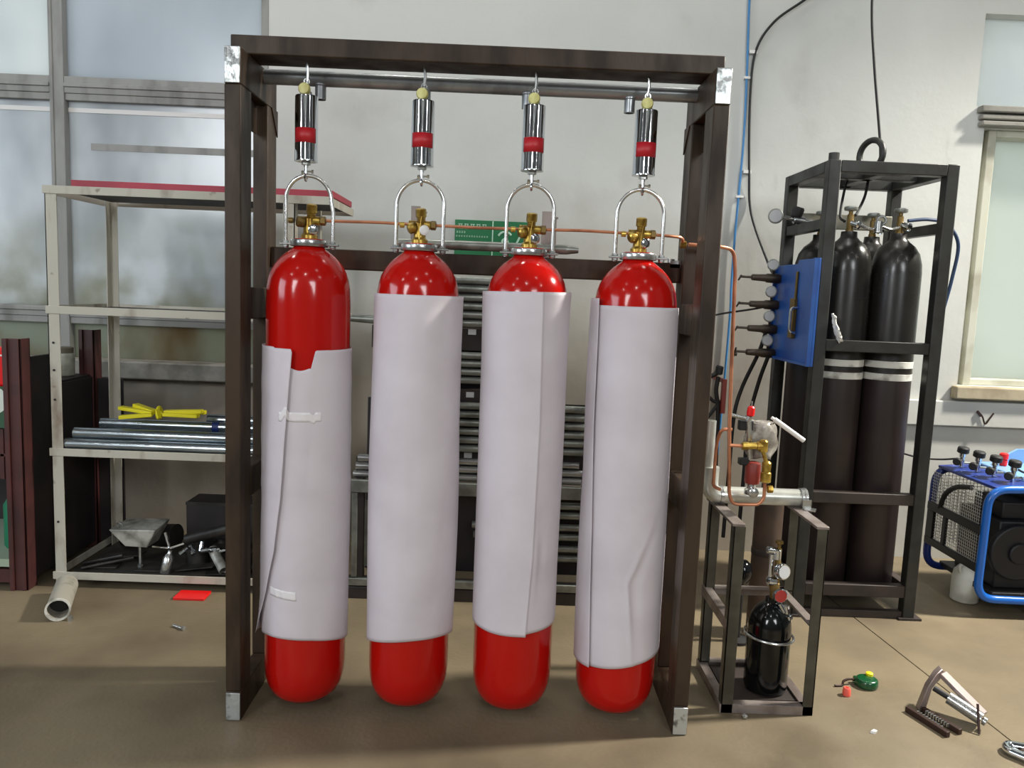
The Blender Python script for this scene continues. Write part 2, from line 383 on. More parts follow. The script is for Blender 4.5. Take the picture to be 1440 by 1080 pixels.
# ------------------------------------------------------------------ the weighing rack
def build_rack():
    W, D, H, t = .741, .366, 2.074, .0486
    r = thing('weighing_rack', 'tall brown steel portal frame from which four red gas cylinders hang', 'rack', (0, .18, 0))
    for s in (-1, 1):
        x0, x1 = sorted((s*W, s*(W-t)))
        q = box(x0, x1, 0, D, H-.106, H).out('top_rail', 'steel_brown', r, .004)
        lab(box(x0+.002, x1-.002, -.003, 0, H-.104, H-.002).out('cut_end', 'steel_cut', q, .002), 'bare silver sawn end')
        q = box(x0, x1, 0, D, 0, .098).out('bottom_rail', 'steel_brown', r, .004)
        lab(box(x0+.002, x1-.002, -.003, 0, .003, .094).out('cut_end', 'steel_cut', q, .002), 'bare silver sawn end')
        box(x0, x1, 0, .1, .098, H-.106).out('post', 'steel_brown', r, .004)
        box(x0, x1, .266, D, .098, H-.106).out('post', 'steel_brown', r, .004)
        box(x0, x1, .1, .266, 1.28, 1.38).out('side_rail', 'steel_brown', r, .004)
        box(x0, x1, .1, .266, .71, .81).out('side_rail', 'steel_brown', r, .004)
        # gusset plate under the top rail
        g = s*(W-t)
        m = MB(); m.prism([(g,.30,H-.106),(g,.366,H-.106),(g,.366,H-.19)], (-s*.004,0,0)); m.out('gusset', 'steel_brown', r)
        m = MB(); m.prism([(s*(W-.01),.105,H-.106),(s*(W-.01),.26,H-.106),(s*(W-.01),.26,H-.20),(s*(W-.01),.105,H-.20)], (-s*.004,0,0)); m.out('stiffener', 'steel_brown', r)
    box(-.75, .738, .08, .205, H, H+.056).out('top_beam', 'steel_brown', r, .004)
    box(-(W-t), W-t, .30, .366, 1.450, 1.517).out('rear_beam', 'steel_brown', r, .004)
    m = MB(); m.cyl((-(W-t),.235,2.049), (W-t,.235,2.049), .0235, n=24)
    p = m.out('manifold_pipe', 'pipe_grey', r)
    for x in (-.515, -.18, .148, .478):
        m = MB(); m.pipe((x,.235,2.03), (x,.235,1.985), .0175, .004); m.torus((x,.235,2.030), (0,0,1), .018, .004, 16, 6); m.out('stub', 'pipe_grey', p)
    for x in (-.21, .232):
        m = MB(); m.box(x-.016, x+.016, .318, .326, 1.517, 1.672); m.box(x+.026, x+.034, .318, .326, 1.517, 1.648); m.cyl((x+.03,.322,1.648), (x+.03,.322,1.655), .008, n=10)
        m.out('lug', 'rack_bare', r, .001)
    m = MB(); m.cyl((-.268,.303,1.546), (.30,.303,1.546), .016, n=18); m.cyl((.30,.303,1.546), (.342,.303,1.546), .016, .010, n=18)
    lab(m.out('cross_bar', 'galv_dull', r), 'grey round bar lying across the lugs')
    # hose clip on the right rear post
    m = MB(); m.box(.655, .69, .30, .33, 1.50, 1.525); m.cyl((.66,.315,1.53), (.66,.315,1.50), .012, n=12); m.out('clip', 'zinc', r)
build_rack()

# ------------------------------------------------------------------ red cylinders, yokes, weighing units, paper
CX = [-.5227, -.1759, .1709, .5177]; HX = [-.535, -.174, .170, .519]; YC = .1385
PROF = [(.0,.028),(.06,.030),(.088,.038),(.108,.056),(.121,.082),(.128,.112),(.131,.15),(.131,1.335),(.1285,1.385),(.124,1.413),(.117,1.434),(.107,1.453),(.094,1.471),(.079,1.486),(.062,1.499),(.050,1.508),(.046,1.515),(.046,1.537),(.0,1.537)]
ORD = ['leftmost, bare red above a torn paper wrap', 'second from the left, smooth unseamed wrap', 'third from the left, in front of the green wall sign', 'rightmost of the four, next to the right post']
def build_cylinder(i):
    x = CX[i]
    t = thing('gas_cylinder', 'red hanging gas cylinder, '+ORD[i], 'gas cylinder', (x, YC, .028), 'red cylinders hanging in the rack')
    MB().lathe(PROF, (x,YC,0), n=64).out('cylinder_body', 'red_paint', t)
    m = MB().lathe([(.026,1.535),(.026,1.548),(.019,1.556),(.019,1.600),(.014,1.604)], (x,YC,0), n=20)
    m.cyl((x-.034,YC,1.595), (x+.034,YC,1.595), .0135, n=16)
    v = m.out('valve', 'brass', t)
    tilt = (.02, -.006, 0.004, 0.0)[i]
    m = MB(); m.lathe([(.013,0),(.013,.018),(.017,.02),(.017,.044),(.012,.047)], (x+.004,YC,1.60), (tilt*6,-.15,1), 8); m.out('cap', 'brass', v)
    m = MB(); m.lathe([(.014,0),(.017,.004),(.017,.022),(.012,.026)], (x-.012,YC-.012,1.588), (-.9,-.35,-.35 if i else .1), 8); m.cyl((x-.046,YC-.02,1.592), (x-.06,YC-.02,1.592), .009, n=10); m.out('outlet', 'brass_dark' if i == 0 else 'brass', v)
    m = MB(); m.lathe([(.010,0),(.016,.003),(.016,.010),(.011,.013),(.005,.013)], (x+.014,YC-.014,1.566+.012*(i == 1)), (.35,-1,0), 14)
    lab(m.out('pressure_plug', 'chrome' if i != 1 else 'plastic_white', v), 'round silver plug')
    m = MB(); m.lathe([(.011,0),(.0145,.002),(.0145,.016),(.009,.018)], (x+.034,YC,1.595), (1,0,0), 6); m.out('nut', 'brass_dark', v)
    if i: # thin pull wire standing beside the valve
        m = MB(); m.tube([(x+.002,YC-.022,1.537),(x+.002,YC-.024,1.58),(x+.008,YC-.022,1.62)], .0022, 6); m.out('safety_wire', 'brass', v)
def build_yoke(i):
    x = CX[i]; h = HX[i]
    t = thing('lifting_yoke', ['chrome U shaped lifting yoke over the leftmost red cylinder', 'chrome U shaped lifting yoke over the second red cylinder', 'chrome U shaped lifting yoke in front of the green sign', 'chrome U shaped lifting yoke over the rightmost red cylinder'][i], 'yoke', (x, YC, 1.51), 'yokes on the red cylinders')
    m = MB(); P = [(x-.074,YC,1.508)]+[(x-.074,YC,1.56),(x-.074,YC,1.62)]
    P += [(x+.5*(h-x)*math.sin(a/2+.0)-.074*math.cos(a), YC, 1.655+.078*math.sin(a)) for a in [PI*k/18 for k in range(19)]]
    P += [(x+.074,YC,1.62),(x+.074,YC,1.56),(x+.074,YC,1.508)]
    m.tube(P, .0064, 10); m.out('bow', 'zinc_bright', t)
    m = MB(); m.lathe([(.0475,1.514),(.057,1.514),(.058,1.516),(.058,1.532),(.057,1.534),(.0475,1.534)], (x,YC,0), n=40); m.out('clamp_ring', 'zinc', t)
    for s in (-1, 1):
        m = MB(); m.bar((x+s*.052,YC,1.521), (x+s*.092,YC,1.521), .022, .006); m.out('lug', 'zinc', t, .001)
        m = MB(); m.lathe([(.009,0),(.010,.001),(.010,.007),(.006,.008)], (x+s*.074,YC,1.524), (0,0,1), 6); m.lathe([(.009,0),(.010,.001),(.010,.007),(.005,.010)], (x+s*.074,YC,1.518), (0,0,-1), 6); m.out('nut', 'zinc', t)
    m = MB(); m.torus((h,YC,1.727), (1,0,0), .010, .004, 16, 6); m.cyl((h,YC,1.737), (h,YC,1.772), .0055, n=10); m.lathe([(.0065,0),(.0075,.001),(.0075,.010)], (h-.014,YC,1.742), (1,0,0), 8); m.cyl((h-.012,YC,1.745), (h+.022,YC,1.745), .003, n=8); m.cyl((h+.017,YC,1.745), (h+.024,YC,1.745), .006, n=8)
    m.out('shackle', 'chrome', t)
def build_unit(i):
    h = HX[i]; b = 1.774; e = 1.972
    t = thing('weighing_unit', ['chrome tubular weighing unit with red band, leftmost under the beam', 'chrome tubular weighing unit with red band, second from the left', 'chrome tubular weighing unit with red band, third from the left', 'chrome tubular weighing unit with red band, rightmost under the beam'][i], 'scale', (h, YC, e), 'chrome weighing units under the beam')
    m = MB(); m.lathe([(.030,b),(.0362,b+.001),(.0362,b+.005),(.0352,b+.007),(.0352,e-.004),(.034,e),(.0,e)], (h,YC,0), n=40); m.out('barrel', 'chrome', t)
    m = MB(); m.grid(lambda u, v: (h+.0358*math.sin(-1.0+2.15*u), YC-.0358*math.cos(-1.0+2.15*u), 1.829+.044*v), 14, 1); lab(m.out('label_band', 'label_red', t, solid=.0005), 'plain red band')
    m = MB(); m.lathe([(.011,b-.010),(.014,b-.009),(.014,b-.001),(.012,b)], (h,YC,0), n=6); m.cyl((h,YC,b-.010), (h,YC,b-.016), .007, n=10); m.out('nut', 'zinc', t)
    m = MB(); m.lathe([(.013,0),(.016,.001),(.016,.012),(.010,.016)], (h,YC,e), (0,0,1), 6); m.cyl((h,YC,e+.01), (h,YC,2.012), .007, n=10); m.torus((h,YC,2.016), (0,1,0), .008, .0035, 14, 6)
    m.tube([(h,YC,2.016),(h+.003,YC,2.045),(h,YC,2.075)], .0045, 8); m.out('hook', 'zinc', t)
    m = MB(); m.lathe([(.008,0),(.0175,.002),(.0185,.006),(.0185,.014),(.016,.018),(.006,.019)], (h-.002,YC-.008,e+.017), (-.1,-1,.1), 18); m.out('knob', 'knob_cream', t)
def lerp(z, T):
    if z >= T[0][0]: return T[0][1]
    for (a, p), (b, q) in zip(T, T[1:]):
        if z >= b: return q+(p-q)*(z-b)/(a-b)
    return T[-1][1]
PHI = (.241, .108, -.029, -.165)   # each wrap is turned about its cylinder
SEAM = [[(1.20,-.32),(1.0,-.42),(.735,-.55),(.56,-.72),(.42,-.98),(.34,-1.18),(.24,-1.42)], [(1.4,2.4),(.2,2.5)],
        [(1.40,.34),(.99,.39),(.58,.36),(.31,.27)], [(1.39,-.86),(.99,-.82),(.22,-.59)]]
def top_z(i, th, u):
    if i == 0:
        if u < .5: return 1.200-.022*max(0, min(1, (th-SEAM[0][0][1]+.22)/.05)) if th > -1 else 1.203
        d = (th+2*PI) if th < -3.6 else th
        if d < .06: return 1.140+.006*math.sin(d*9)
        if d < .16: return 1.140+.056*(d-.06)/.10
        return 1.196+.003*math.sin(d)
    if i == 1: return 1.377
    if i == 2: return 1.400+.003*math.sin(th)
    return 1.389 if u < .5 else 1.368
def bot_z(i, th, u):
    c, s = math.cos(th), math.sin(th)
    if i == 0: return .243+.032*c+.012*s
    if i == 1: return .250+.036*c+.010*s
    if i == 2: return (.314 if u < .5 else .322)+.008*(1-c)
    return .226-.006*c+.024*s+(0 if u > .5 else -.002)
def build_wrap(i):
    x = CX[i]; NU, NV = 220, 90
    labels = ['white paper wrap torn at the top, loose flap at lower left', 'white paper wrap, smooth front, on the second hanging cylinder', 'white paper wrap with a straight seam right of centre, on the third cylinder', 'white paper wrap creased near the bottom, on the rightmost cylinder']
    def fn(u, v):
        k = u*(2*PI+.55)
        z = 0
        th0 = lerp(.8, SEAM[i]) - k
        zt, zb = top_z(i, th0 if i else th0, u), bot_z(i, th0, u)
        z = zb+(zt-zb)*v
        th = lerp(z, SEAM[i])-k
        if i == 0 and u > .8:   # recompute the torn notch with the true angle
            zt = top_z(0, th, u); z = zb+(zt-zb)*v
        bulge = .004*math.sin(3*th+i)*math.sin(5*z+i*1.7)+.0025*math.sin(2*th-4*z+i)
        r = .1362+abs(bulge)*.55+.0035*max(0, 1-u*2.0)
        h = (z-zb)/(zt-zb)
        if i == 1: r += .0055*math.exp(-((z-.75)/.35)**2)*abs(math.sin(th)) + .004*(1-h) + .003*max(0, h-.85)*6*max(0, math.sin(th))
        if i == 2: r += .003*max(0, h-.8)*5*(abs(math.sin(th)))
        if i == 3: r += .006*(1-h)*max(0, math.sin(th+.4))
        if i == 0:
            r += .003*math.exp(-((z-.62)/.25)**2)*abs(math.sin(th)) + .0012*max(0, math.sin(z*36))*(abs(z-.95) < .2)
            if u < .12: r += (.013*max(0, (.40-z)/.16)**1.4)*(1-u/.12)
        d = (th+PI) % (2*PI)-PI
        if i == 2: r += .0095*math.exp(-abs(d-lerp(z, SEAM[2]))/.22)
        if i in (0, 3) and u < .25: r += (.008 if i == 0 else .006)*math.exp(-u*(2*PI+.55)/.30)
        # creases and dents
        def dent(t0, z0, wt, wz, amp): return amp*math.exp(-((d-t0)/wt)**2-((z-z0)/wz)**2)
        if i == 2: r -= dent(.62, .58, .10, .05, .004); r += dent(.44, .54, .07, .10, .004)
        if i == 3:
            ln = d-(.18+.35*(z-.50)/.12 if z > .50 else .18+.22*(.50-z)/.28)
            r += (.007*math.exp(-(ln/.06)**2)-.006*math.exp(-((ln-.16)/.12)**2))*math.exp(-((z-.46)/.16)**2)
        if i == 1: r -= dent(.9, .45, .25, .2, .003); r += dent(.5, .62, .5, .03, .0015)
        ph = th+PHI[i]
        return (x+r*math.sin(ph), YC-r*math.cos(ph), z)
    m = MB().grid(fn, NU, NV)
    o = m.out('paper_wrap', 'paper', None, solid=.0007)
    tag(o, labels[i], 'paper', 'paper wraps on the red cylinders')
    if i == 0:
        def on(th, z, lift):
            k = lerp(z, SEAM[0])-th
            if k < 0: k += 2*PI
            u = k/(2*PI+.55); zt, zb = top_z(0, th, u), bot_z(0, th, u)
            p = Vector(fn(u, (z-zb)/(zt-zb))); c = Vector((x, YC, p.z)); return p+(p-c).normalized()*lift
        for (zz, a0, a1) in ((.992, -.62, .30), (.415, -.95, -.25)):
            s = MB().grid(lambda u, v: on(a0+(a1-a0)*u, zz+.030*(v-.5), .0012+.0012*max(0, math.sin(u*23+v*2))*(abs(u-.45) < .25)), 40, 4)
            s.out('tape', 'tape', o, solid=.0004)
for i in range(4): build_cylinder(i); build_yoke(i); build_unit(i); build_wrap(i)

# ------------------------------------------------------------------ copper lines
m = MB(); m.tube(arc([(CX[0]+.03,YC,1.596),(-.3,YC,1.598),(CX[1],YC,1.596),(0,YC,1.594),(CX[2],YC,1.596),(.34,YC,1.599),(CX[3]+.03,YC,1.595),(.60,YC,1.594),(.655,YC+.02,1.592),(.668,YC+.045,1.585),(.668,.20,1.574),(.684,.20,1.572)], .03), .0048, 8)
o = tag(m.out('copper_tube', 'copper', None), 'thin copper tube running along all four brass valves', 'tube')
m = MB(); m.lathe([(.009,0),(.012,.002),(.012,.018),(.009,.02)], (.662,.20,1.573), (1,0,0), 6); m.out('fitting', 'brass', o)
P = arc([(.69,.20,1.573),(.80,.215,1.572),(.853,.25,1.565),(.862,.25,1.50),(.872,.25,1.20),(.880,.25,.98),(.900,.262,.735),(.915,.262,.700),(1.005,.262,.702),(1.022,.262,.725),(1.020,.262,.80)], .03)
o = tag(MB().tube(P, .0062, 10).out('copper_tube', 'copper', None), 'copper tube dropping beside the rack and looping up to the brass valves', 'tube')
m = MB(); m.cyl((.884,.252,.908), (.933,.258,.906), .006, n=8); m.out('branch', 'copper', o)

# ------------------------------------------------------------------ wall sign
s = thing('wall_sign', 'green sign with white lettering and symbol on the white wall', 'sign', (.02, 1.9, 1.68))
box(-.179, .215, 1.888, 1.9, 1.582, 1.770).out('board', 'sign_green', s, .001)
m = MB(); m.box(.020, .026, 1.8865, 1.888, 1.586, 1.768); m.out('divider', 'sign_white', s)
def glyph(m, x, z, w_, h, seed):
    rnd = random.Random(seed); y0, y1 = 1.8868, 1.8882; t = h*.13
    for k in range(3): zz = z+h*k/2.4; m.box(x+w_*.08*rnd.random(), x+w_*(.8+.2*rnd.random()), y0, y1, zz, zz+t)
    for k in range(2): xx = x+w_*(.15+.55*k*rnd.uniform(.8,1)); m.box(xx, xx+t, y0, y1, z, z+h)
m = MB()
for k in range(5): glyph(m, -.162+.032*k, 1.722, .026, .028, k)
m.out('lettering', 'sign_white', s)
m = MB()
for k in range(4): glyph(m, -.170+.013*k, 1.700, .009, .011, 30+k)
for k in range(13): glyph(m, -.172+.0135*k, 1.680, .009, .008, 50+k)
m.out('small_lettering', 'sign_white', s)
m = MB(); m.torus((.090,1.887,1.662), (0,1,0), .014, .006, 20, 6)
m.tube([(.090+.042*math.cos(a), 1.887, 1.668+.046*math.sin(a)) for a in [PI*(.22+.6*k/12) for k in range(13)]], .0055, 6)
m.tube([(.145,1.887,1.640),(.175,1.887,1.705)], .006, 6); m.tube([(.178,1.887,1.640),(.185,1.887,1.66)], .005, 6)
m.out('symbol', 'sign_white', s)

# ------------------------------------------------------------------ left shelf unit and what is on it
def build_shelf():
    t = thing('shelf_unit', 'cream angle-steel shelf unit with four levels under the left window', 'shelf', (-1.3, 1.3, 0))
    def angle(x0, x1, y0, y1, z0, z1, sx, sy):
        m = MB(); a = .004
        xs = (x0, x0+a) if sx < 0 else (x1-a, x1); ys = (y0, y0+a) if sy < 0 else (y1-a, y1)
        m.box(xs[0], xs[1], y0, y1, z0, z1); m.box(x0, x1, ys[0], ys[1], z0, z1); return m
    angle(-1.872, -1.822, 1.05, 1.10, 0, 1.755, -1, -1).out('post', 'cream_steel', t)
    angle(-.86, -.81, 1.05, 1.10, 0, 1.755, 1, -1).out('post', 'cream_steel', t)
    angle(-1.85, -1.81, 1.52, 1.56, 0, 1.755, -1, 1).out('post', 'cream_steel', t)
    angle(-.86, -.81, 1.52, 1.56, 0, 1.755, 1, 1).out('post', 'cream_steel', t)
    for z, xr in ((1.735,-.658),(1.226,-.66),(.600,-.66),(.036,-.66)):
        box(-1.878, xr, 1.044, 1.05, z, z+.034).out('front_rail', 'cream_steel', t, .001)
        box(-1.86, xr, 1.56, 1.566, z, z+.034).out('rear_rail', 'cream_steel', t)
        box(-1.818, xr-.002, 1.0505, 1.52, z+.016, z+.022).out('deck', 'shelf_dark', t)
        for x in (-1.876, xr-.006): box(x, x+.005, 1.05, 1.56, z, z+.034).out('side_rail', 'cream_steel', t)
    m = MB()
    for z in (1.10, .98, .85, .30): m.cyl((-1.85,1.0495,z), (-1.85,1.046,z), .005, n=8)
    m.out('bolt_hole', 'rubber', t)
    b = tag(box(-1.775, -.655, 1.08, 1.50, 1.771, 1.799).out('red_sheet', 'red_board', None, .002), 'flat red board lying on top of the cream shelf unit', 'board')
    # pipes on the third level
    zd = .622
    for (x0, x1, y, r, dz, lb) in ((-1.826,-.70,1.085,.026,0,'front'),(-1.81,-.70,1.142,.026,0,'second'),(-1.84,-.72,1.20,.026,.0,'third'),(-1.80,-.70,1.258,.026,0,'fourth'),(-1.50,-.70,1.315,.026,0,'fifth')):
        o = MB().pipe((x0,y,zd+r+dz), (x1,y,zd+r+dz), r, .003).out('steel_pipe', 'galv', None)
        tag(o, 'shiny steel pipe lying on the third shelf level, %s from the front' % lb, 'pipe', 'pipes on the cream shelf')
    for (x0, x1, y, r, z, lb) in ((-1.80,-.70,1.113,.026,.667,'shiny steel pipe in the upper row on the shelf, nearest the front'),(-1.74,-.70,1.228,.024,.697,'shiny steel pipe with a blue tape band on the shelf')):
        o = MB().pipe((x0,y,z+r), (x1,y,z+r), r, .003).out('steel_pipe', 'galv', None); tag(o, lb, 'pipe', 'pipes on the cream shelf')
        if 'blue' in lb: MB().cyl((-1.225,y,z+r), (-1.195,y,z+r), r+.0012, n=24).out('tape_band', 'blue_tape', o)
    o = MB().pipe((-1.27,1.285,.745), (-.70,1.285,.745), .026, .003).out('steel_pipe', 'galv', None); tag(o, 'short shiny steel pipe behind the yellow bundle on the shelf', 'pipe', 'pipes on the cream shelf')
    t = thing('yellow_bundle', 'bundle of yellow strips knotted in the middle, lying on the steel pipes', 'bundle', (-1.44, 1.17, .775))
    for k, (a, b) in enumerate((((-1.47,1.16,.788),(-1.64,1.20,.800)),((-1.47,1.15,.782),(-1.61,1.13,.768)),((-1.47,1.17,.792),(-1.58,1.22,.812)),((-1.42,1.16,.795),(-1.25,1.16,.803)),((-1.42,1.15,.786),(-1.26,1.14,.785)),((-1.42,1.17,.790),(-1.245,1.19,.795)))):
        m = MB(); m.bar(a, b, .034, .017); m.out('strip', 'yellow', t, .003)
    m = MB(); m.torus((-1.445,1.16,.790), (1,.1,0), .024, .009, 16, 8); m.bar((-1.442,1.135,.81), (-1.43,1.130,.77), .02, .006); m.out('knot', 'yellow', t)
    # scrap pile on the bottom deck
    z0 = .058; grp = 'scrap on the bottom shelf'
    def scrap(name, o, lb, cat): tag(o, lb, cat, grp)
    m = MB(); m.hexa([(-1.60,1.14,.165),(-1.50,1.14,.162),(-1.49,1.24,.165),(-1.59,1.24,.165),(-1.665,1.12,.248),(-1.452,1.12,.252),(-1.45,1.28,.262),(-1.65,1.28,.258)])
    o = m.out('sheet_hopper', 'scrap_light', None, .004); m = MB(); m.cyl((-1.545,1.17,.166), (-1.54,1.16,z0+.01), .007, n=8); m.lathe([(.009,0),(.013,.004),(.013,.014),(.004,.02)], (-1.54,1.16,z0), (0,0,1), 10); m.out('pin', 'zinc', o)
    m = MB(); m.torus((-1.63,1.16,.258), (.3,1,.2), .014, .004, 14, 6); m.out('eyelet', 'zinc', o)
    scrap('', o, 'pale grey tapered sheet metal hopper on the scrap pile', 'hopper')
    m = MB(); m.box(-1.40, -.92, 1.34, 1.50, z0, .33); o = m.out('steel_bin', 'dark_sheet', None, .006)
    m = MB(); m.box(-1.40, -.92, 1.336, 1.34, .315, .33); m.out('rim', 'scrap_dark', o); scrap('', o, 'dark steel bin at the back of the bottom shelf', 'bin')
    o = MB().cyl((-1.74,1.44,z0+.06), (-1.46,1.38,z0+.09), .055, n=20).out('drum', 'scrap_dark', None); scrap('', o, 'dark drum lying behind the pale hopper', 'drum')
    o = MB().lathe([(.022,0),(.024,.003),(.024,.07),(.016,.085),(.010,.095),(.010,.105)], (-1.40,1.10,z0), (.15,.2,1), 16).out('metal_sleeve', 'zinc', None); scrap('', o, 'shiny grey sleeve standing at the front of the scrap pile', 'sleeve')
    m = MB(); m.bar((-1.475,1.14,.17), (-1.40,1.14,.165), .006, .006); m.bar((-1.395,1.14,.165), (-1.42,1.15,.235), .006, .010); m.bar((-1.395,1.14,.165), (-1.33,1.14,.19), .006, .008); o = m.out('splayed_bracket', 'chrome', None); scrap('', o, 'small shiny three-pronged bracket beside the hopper', 'bracket')
    o = MB().pipe((-1.34,1.20,.19), (-1.12,1.14,.268), .024, .004).out('steel_pipe', 'scrap_dark', None); scrap('', o, 'black pipe leaning up to the right on the scrap pile', 'pipe')
    o = MB().pipe((-1.215,1.18,.155), (-1.13,1.09,.085), .022, .003).out('steel_pipe', 'scrap_light', None); scrap('', o, 'short pale pipe sloping down on the scrap pile', 'pipe')
    for k in range(6):
        a = random.uniform(0, 3); c = Vector((-1.33+.035*k, 1.13+.02*(k % 3), .15+.03*random.random())); d = Vector((math.cos(a), .3, math.sin(a)*.6))*.025
        o = MB().lathe([(.008,0),(.012,.002),(.012,.03),(.009,.032),(.009,.045)], c-d, d, 8).out('pipe_fitting', 'chrome', None); tag(o, 'tiny shiny pipe fitting in the scrap pile, %s from the left' % ('first','second','third','fourth','fifth','sixth')[k], 'fitting', 'small fittings in the scrap pile')
    for k, (x, y, zz, a, lx, lb) in enumerate(((-1.72,1.16,.064,.2,.16,'dark flat offcut at the left end of the bottom shelf'),(-1.66,1.24,.074,-.4,.22,'dark flat offcut under the pale hopper'),(-1.48,1.14,.064,.1,.14,'dark flat offcut in front of the drum'),(-1.27,1.14,.066,-.2,.18,'dark flat offcut under the black pipe'),(-1.12,1.12,.068,.3,.2,'dark flat offcut right of the sloping pale pipe'))):
        m = MB(); c, s_ = math.cos(a), math.sin(a); m.bar((x-c*lx/2,y-s_*.04,zz), (x+c*lx/2,y+s_*.04,zz+.03*(k % 2)), .07, .006); o = m.out('metal_offcut', 'scrap_dark', None, .001); scrap('', o, lb, 'offcut')
    for k, (a, b, lb) in enumerate((((-1.80,1.15,.075),(-1.60,1.12,.13),'thin dark rod at the left of the scrap pile'),((-1.78,1.10,.07),(-1.58,1.18,.10),'thin dark rod crossing the left offcuts'),((-1.20,1.22,.12),(-1.05,1.12,.20),'thin dark rod in front of the steel bin'))):
        o = MB().cyl(a, b, .008, n=8).out('metal_rod', 'scrap_dark', None); scrap('', o, lb, 'rod')
    for k, (x, y) in enumerate(((-1.30,1.24),(-1.20,1.26),(-1.08,1.22),(-.98,1.18))):
        o = MB().lathe([(.05,0),(.055,.006),(.055,.08),(.03,.10),(.028,.12),(.0,.12)], (x,y,z0), (.1*(k-1),.1,1), 18).out('dark_flange', 'scrap_dark', None); tag(o, 'dark round casting at the back of the scrap pile, number %s from the left' % ('one','two','three','four')[k], 'casting', grp)
build_shelf()

# ------------------------------------------------------------------ maroon trolley at the far left
t = thing('maroon_trolley', 'maroon steel trolley cut off by the left edge of the picture', 'trolley', (-2.3, 1.3, 0))
for (x, y, z) in ((-2.03,.99,1.115),(-2.02,1.58,1.125)):
    m = MB(); m.box(x, x+.072, y, y+.006, 0, z); m.box(x+.066, x+.072, y, y+.07, 0, z); m.box(x, x+.018, y-.012, y, 0, z); m.box(x+.05, x+.066, y-.006, y, 0, z); m.out('post', 'maroon', t, .001)
box(-1.966, -1.958, 1.06, 1.58, .04, .89).out('side_panel', 'dark_sheet', t)
m = MB(); m.prism([(-1.966,1.06,.89),(-1.966,1.24,.89),(-1.966,1.24,1.025),(-1.966,1.06,1.025)], (.008,0,0)); m.box(-1.970, -1.954, 1.06, 1.24, 1.025, 1.034); m.out('side_guard', 'dark_sheet', t)
box(-2.7, -1.97, 1.02, 1.60, .88, .90).out('deck', 'dark_sheet', t)
m = MB(); m.box(-2.7, -2.03, 1.0, 1.012, .50, .72); m.box(-2.7, -2.03, .994, 1.0, .60, .612); m.box(-2.062, -2.046, .994, 1.0, .50, .72); m.out('front_panel', 'maroon', t, .001)
box(-2.7, -2.03, 1.0, 1.012, .03, .09).out('bottom_panel', 'maroon', t)
lab(box(-2.7, -2.0, 1.005, 1.58, .10, .135).out('lower_shelf', 'pale_shelf', t), 'pale green lower shelf')
box(-2.7, -1.97, 1.585, 1.60, .03, .88).out('rear_panel', 'dark_sheet', t)
p = box(-2.7, -2.012, 1.0, 1.010, .725, .905).out('poster', 'poster_green', t)
m = MB(); m.lathe([(.06,0),(.06,.0015)], (-2.085,1.0,.845), (0,-1,0), 20); m.box(-2.02, -2.012, .9985, 1.0, .725, .905); m.out('pale_print', 'poster_pale', p)
o = tag(MB().box(-2.5, -2.03, 1.016, 1.09, .9005, 1.072).out('red_box', 'bright_red', None, .012), 'bright red box on the maroon trolley at the left edge', 'box')
MB().box(-2.5, -2.04, 1.0135, 1.016, 1.035, 1.042).out('lid_seam', 'plastic_white', o)
tag(MB().lathe([(.07,0),(.075,.01),(.075,.20),(.05,.24),(.02,.25)], (-2.10,1.20,.136), n=20).out('green_bottle', 'green', None), 'green container on the trolley lower shelf at the left edge', 'bottle')
o = tag(MB().lathe([(.046,0),(.05,.004),(.051,.10),(.046,.112),(.040,.116)], (-2.060,1.50,.9005), n=24).out('jar', 'jar', None), 'pale dirty jar with a dark lid behind the cream shelf post', 'jar')
MB().lathe([(.044,0),(.046,.002),(.046,.026),(.04,.03)], (-2.060,1.50,1.012), n=24).out('lid', 'jar_lid', o)
tag(box(-1.945, -1.82, 1.60, 1.612, 0, .88).out('dark_backing', 'dark_sheet', None), 'dark upright sheet behind the cream shelf at its left end', 'plate')  # dark sheet set upright behind the left end of the shelf

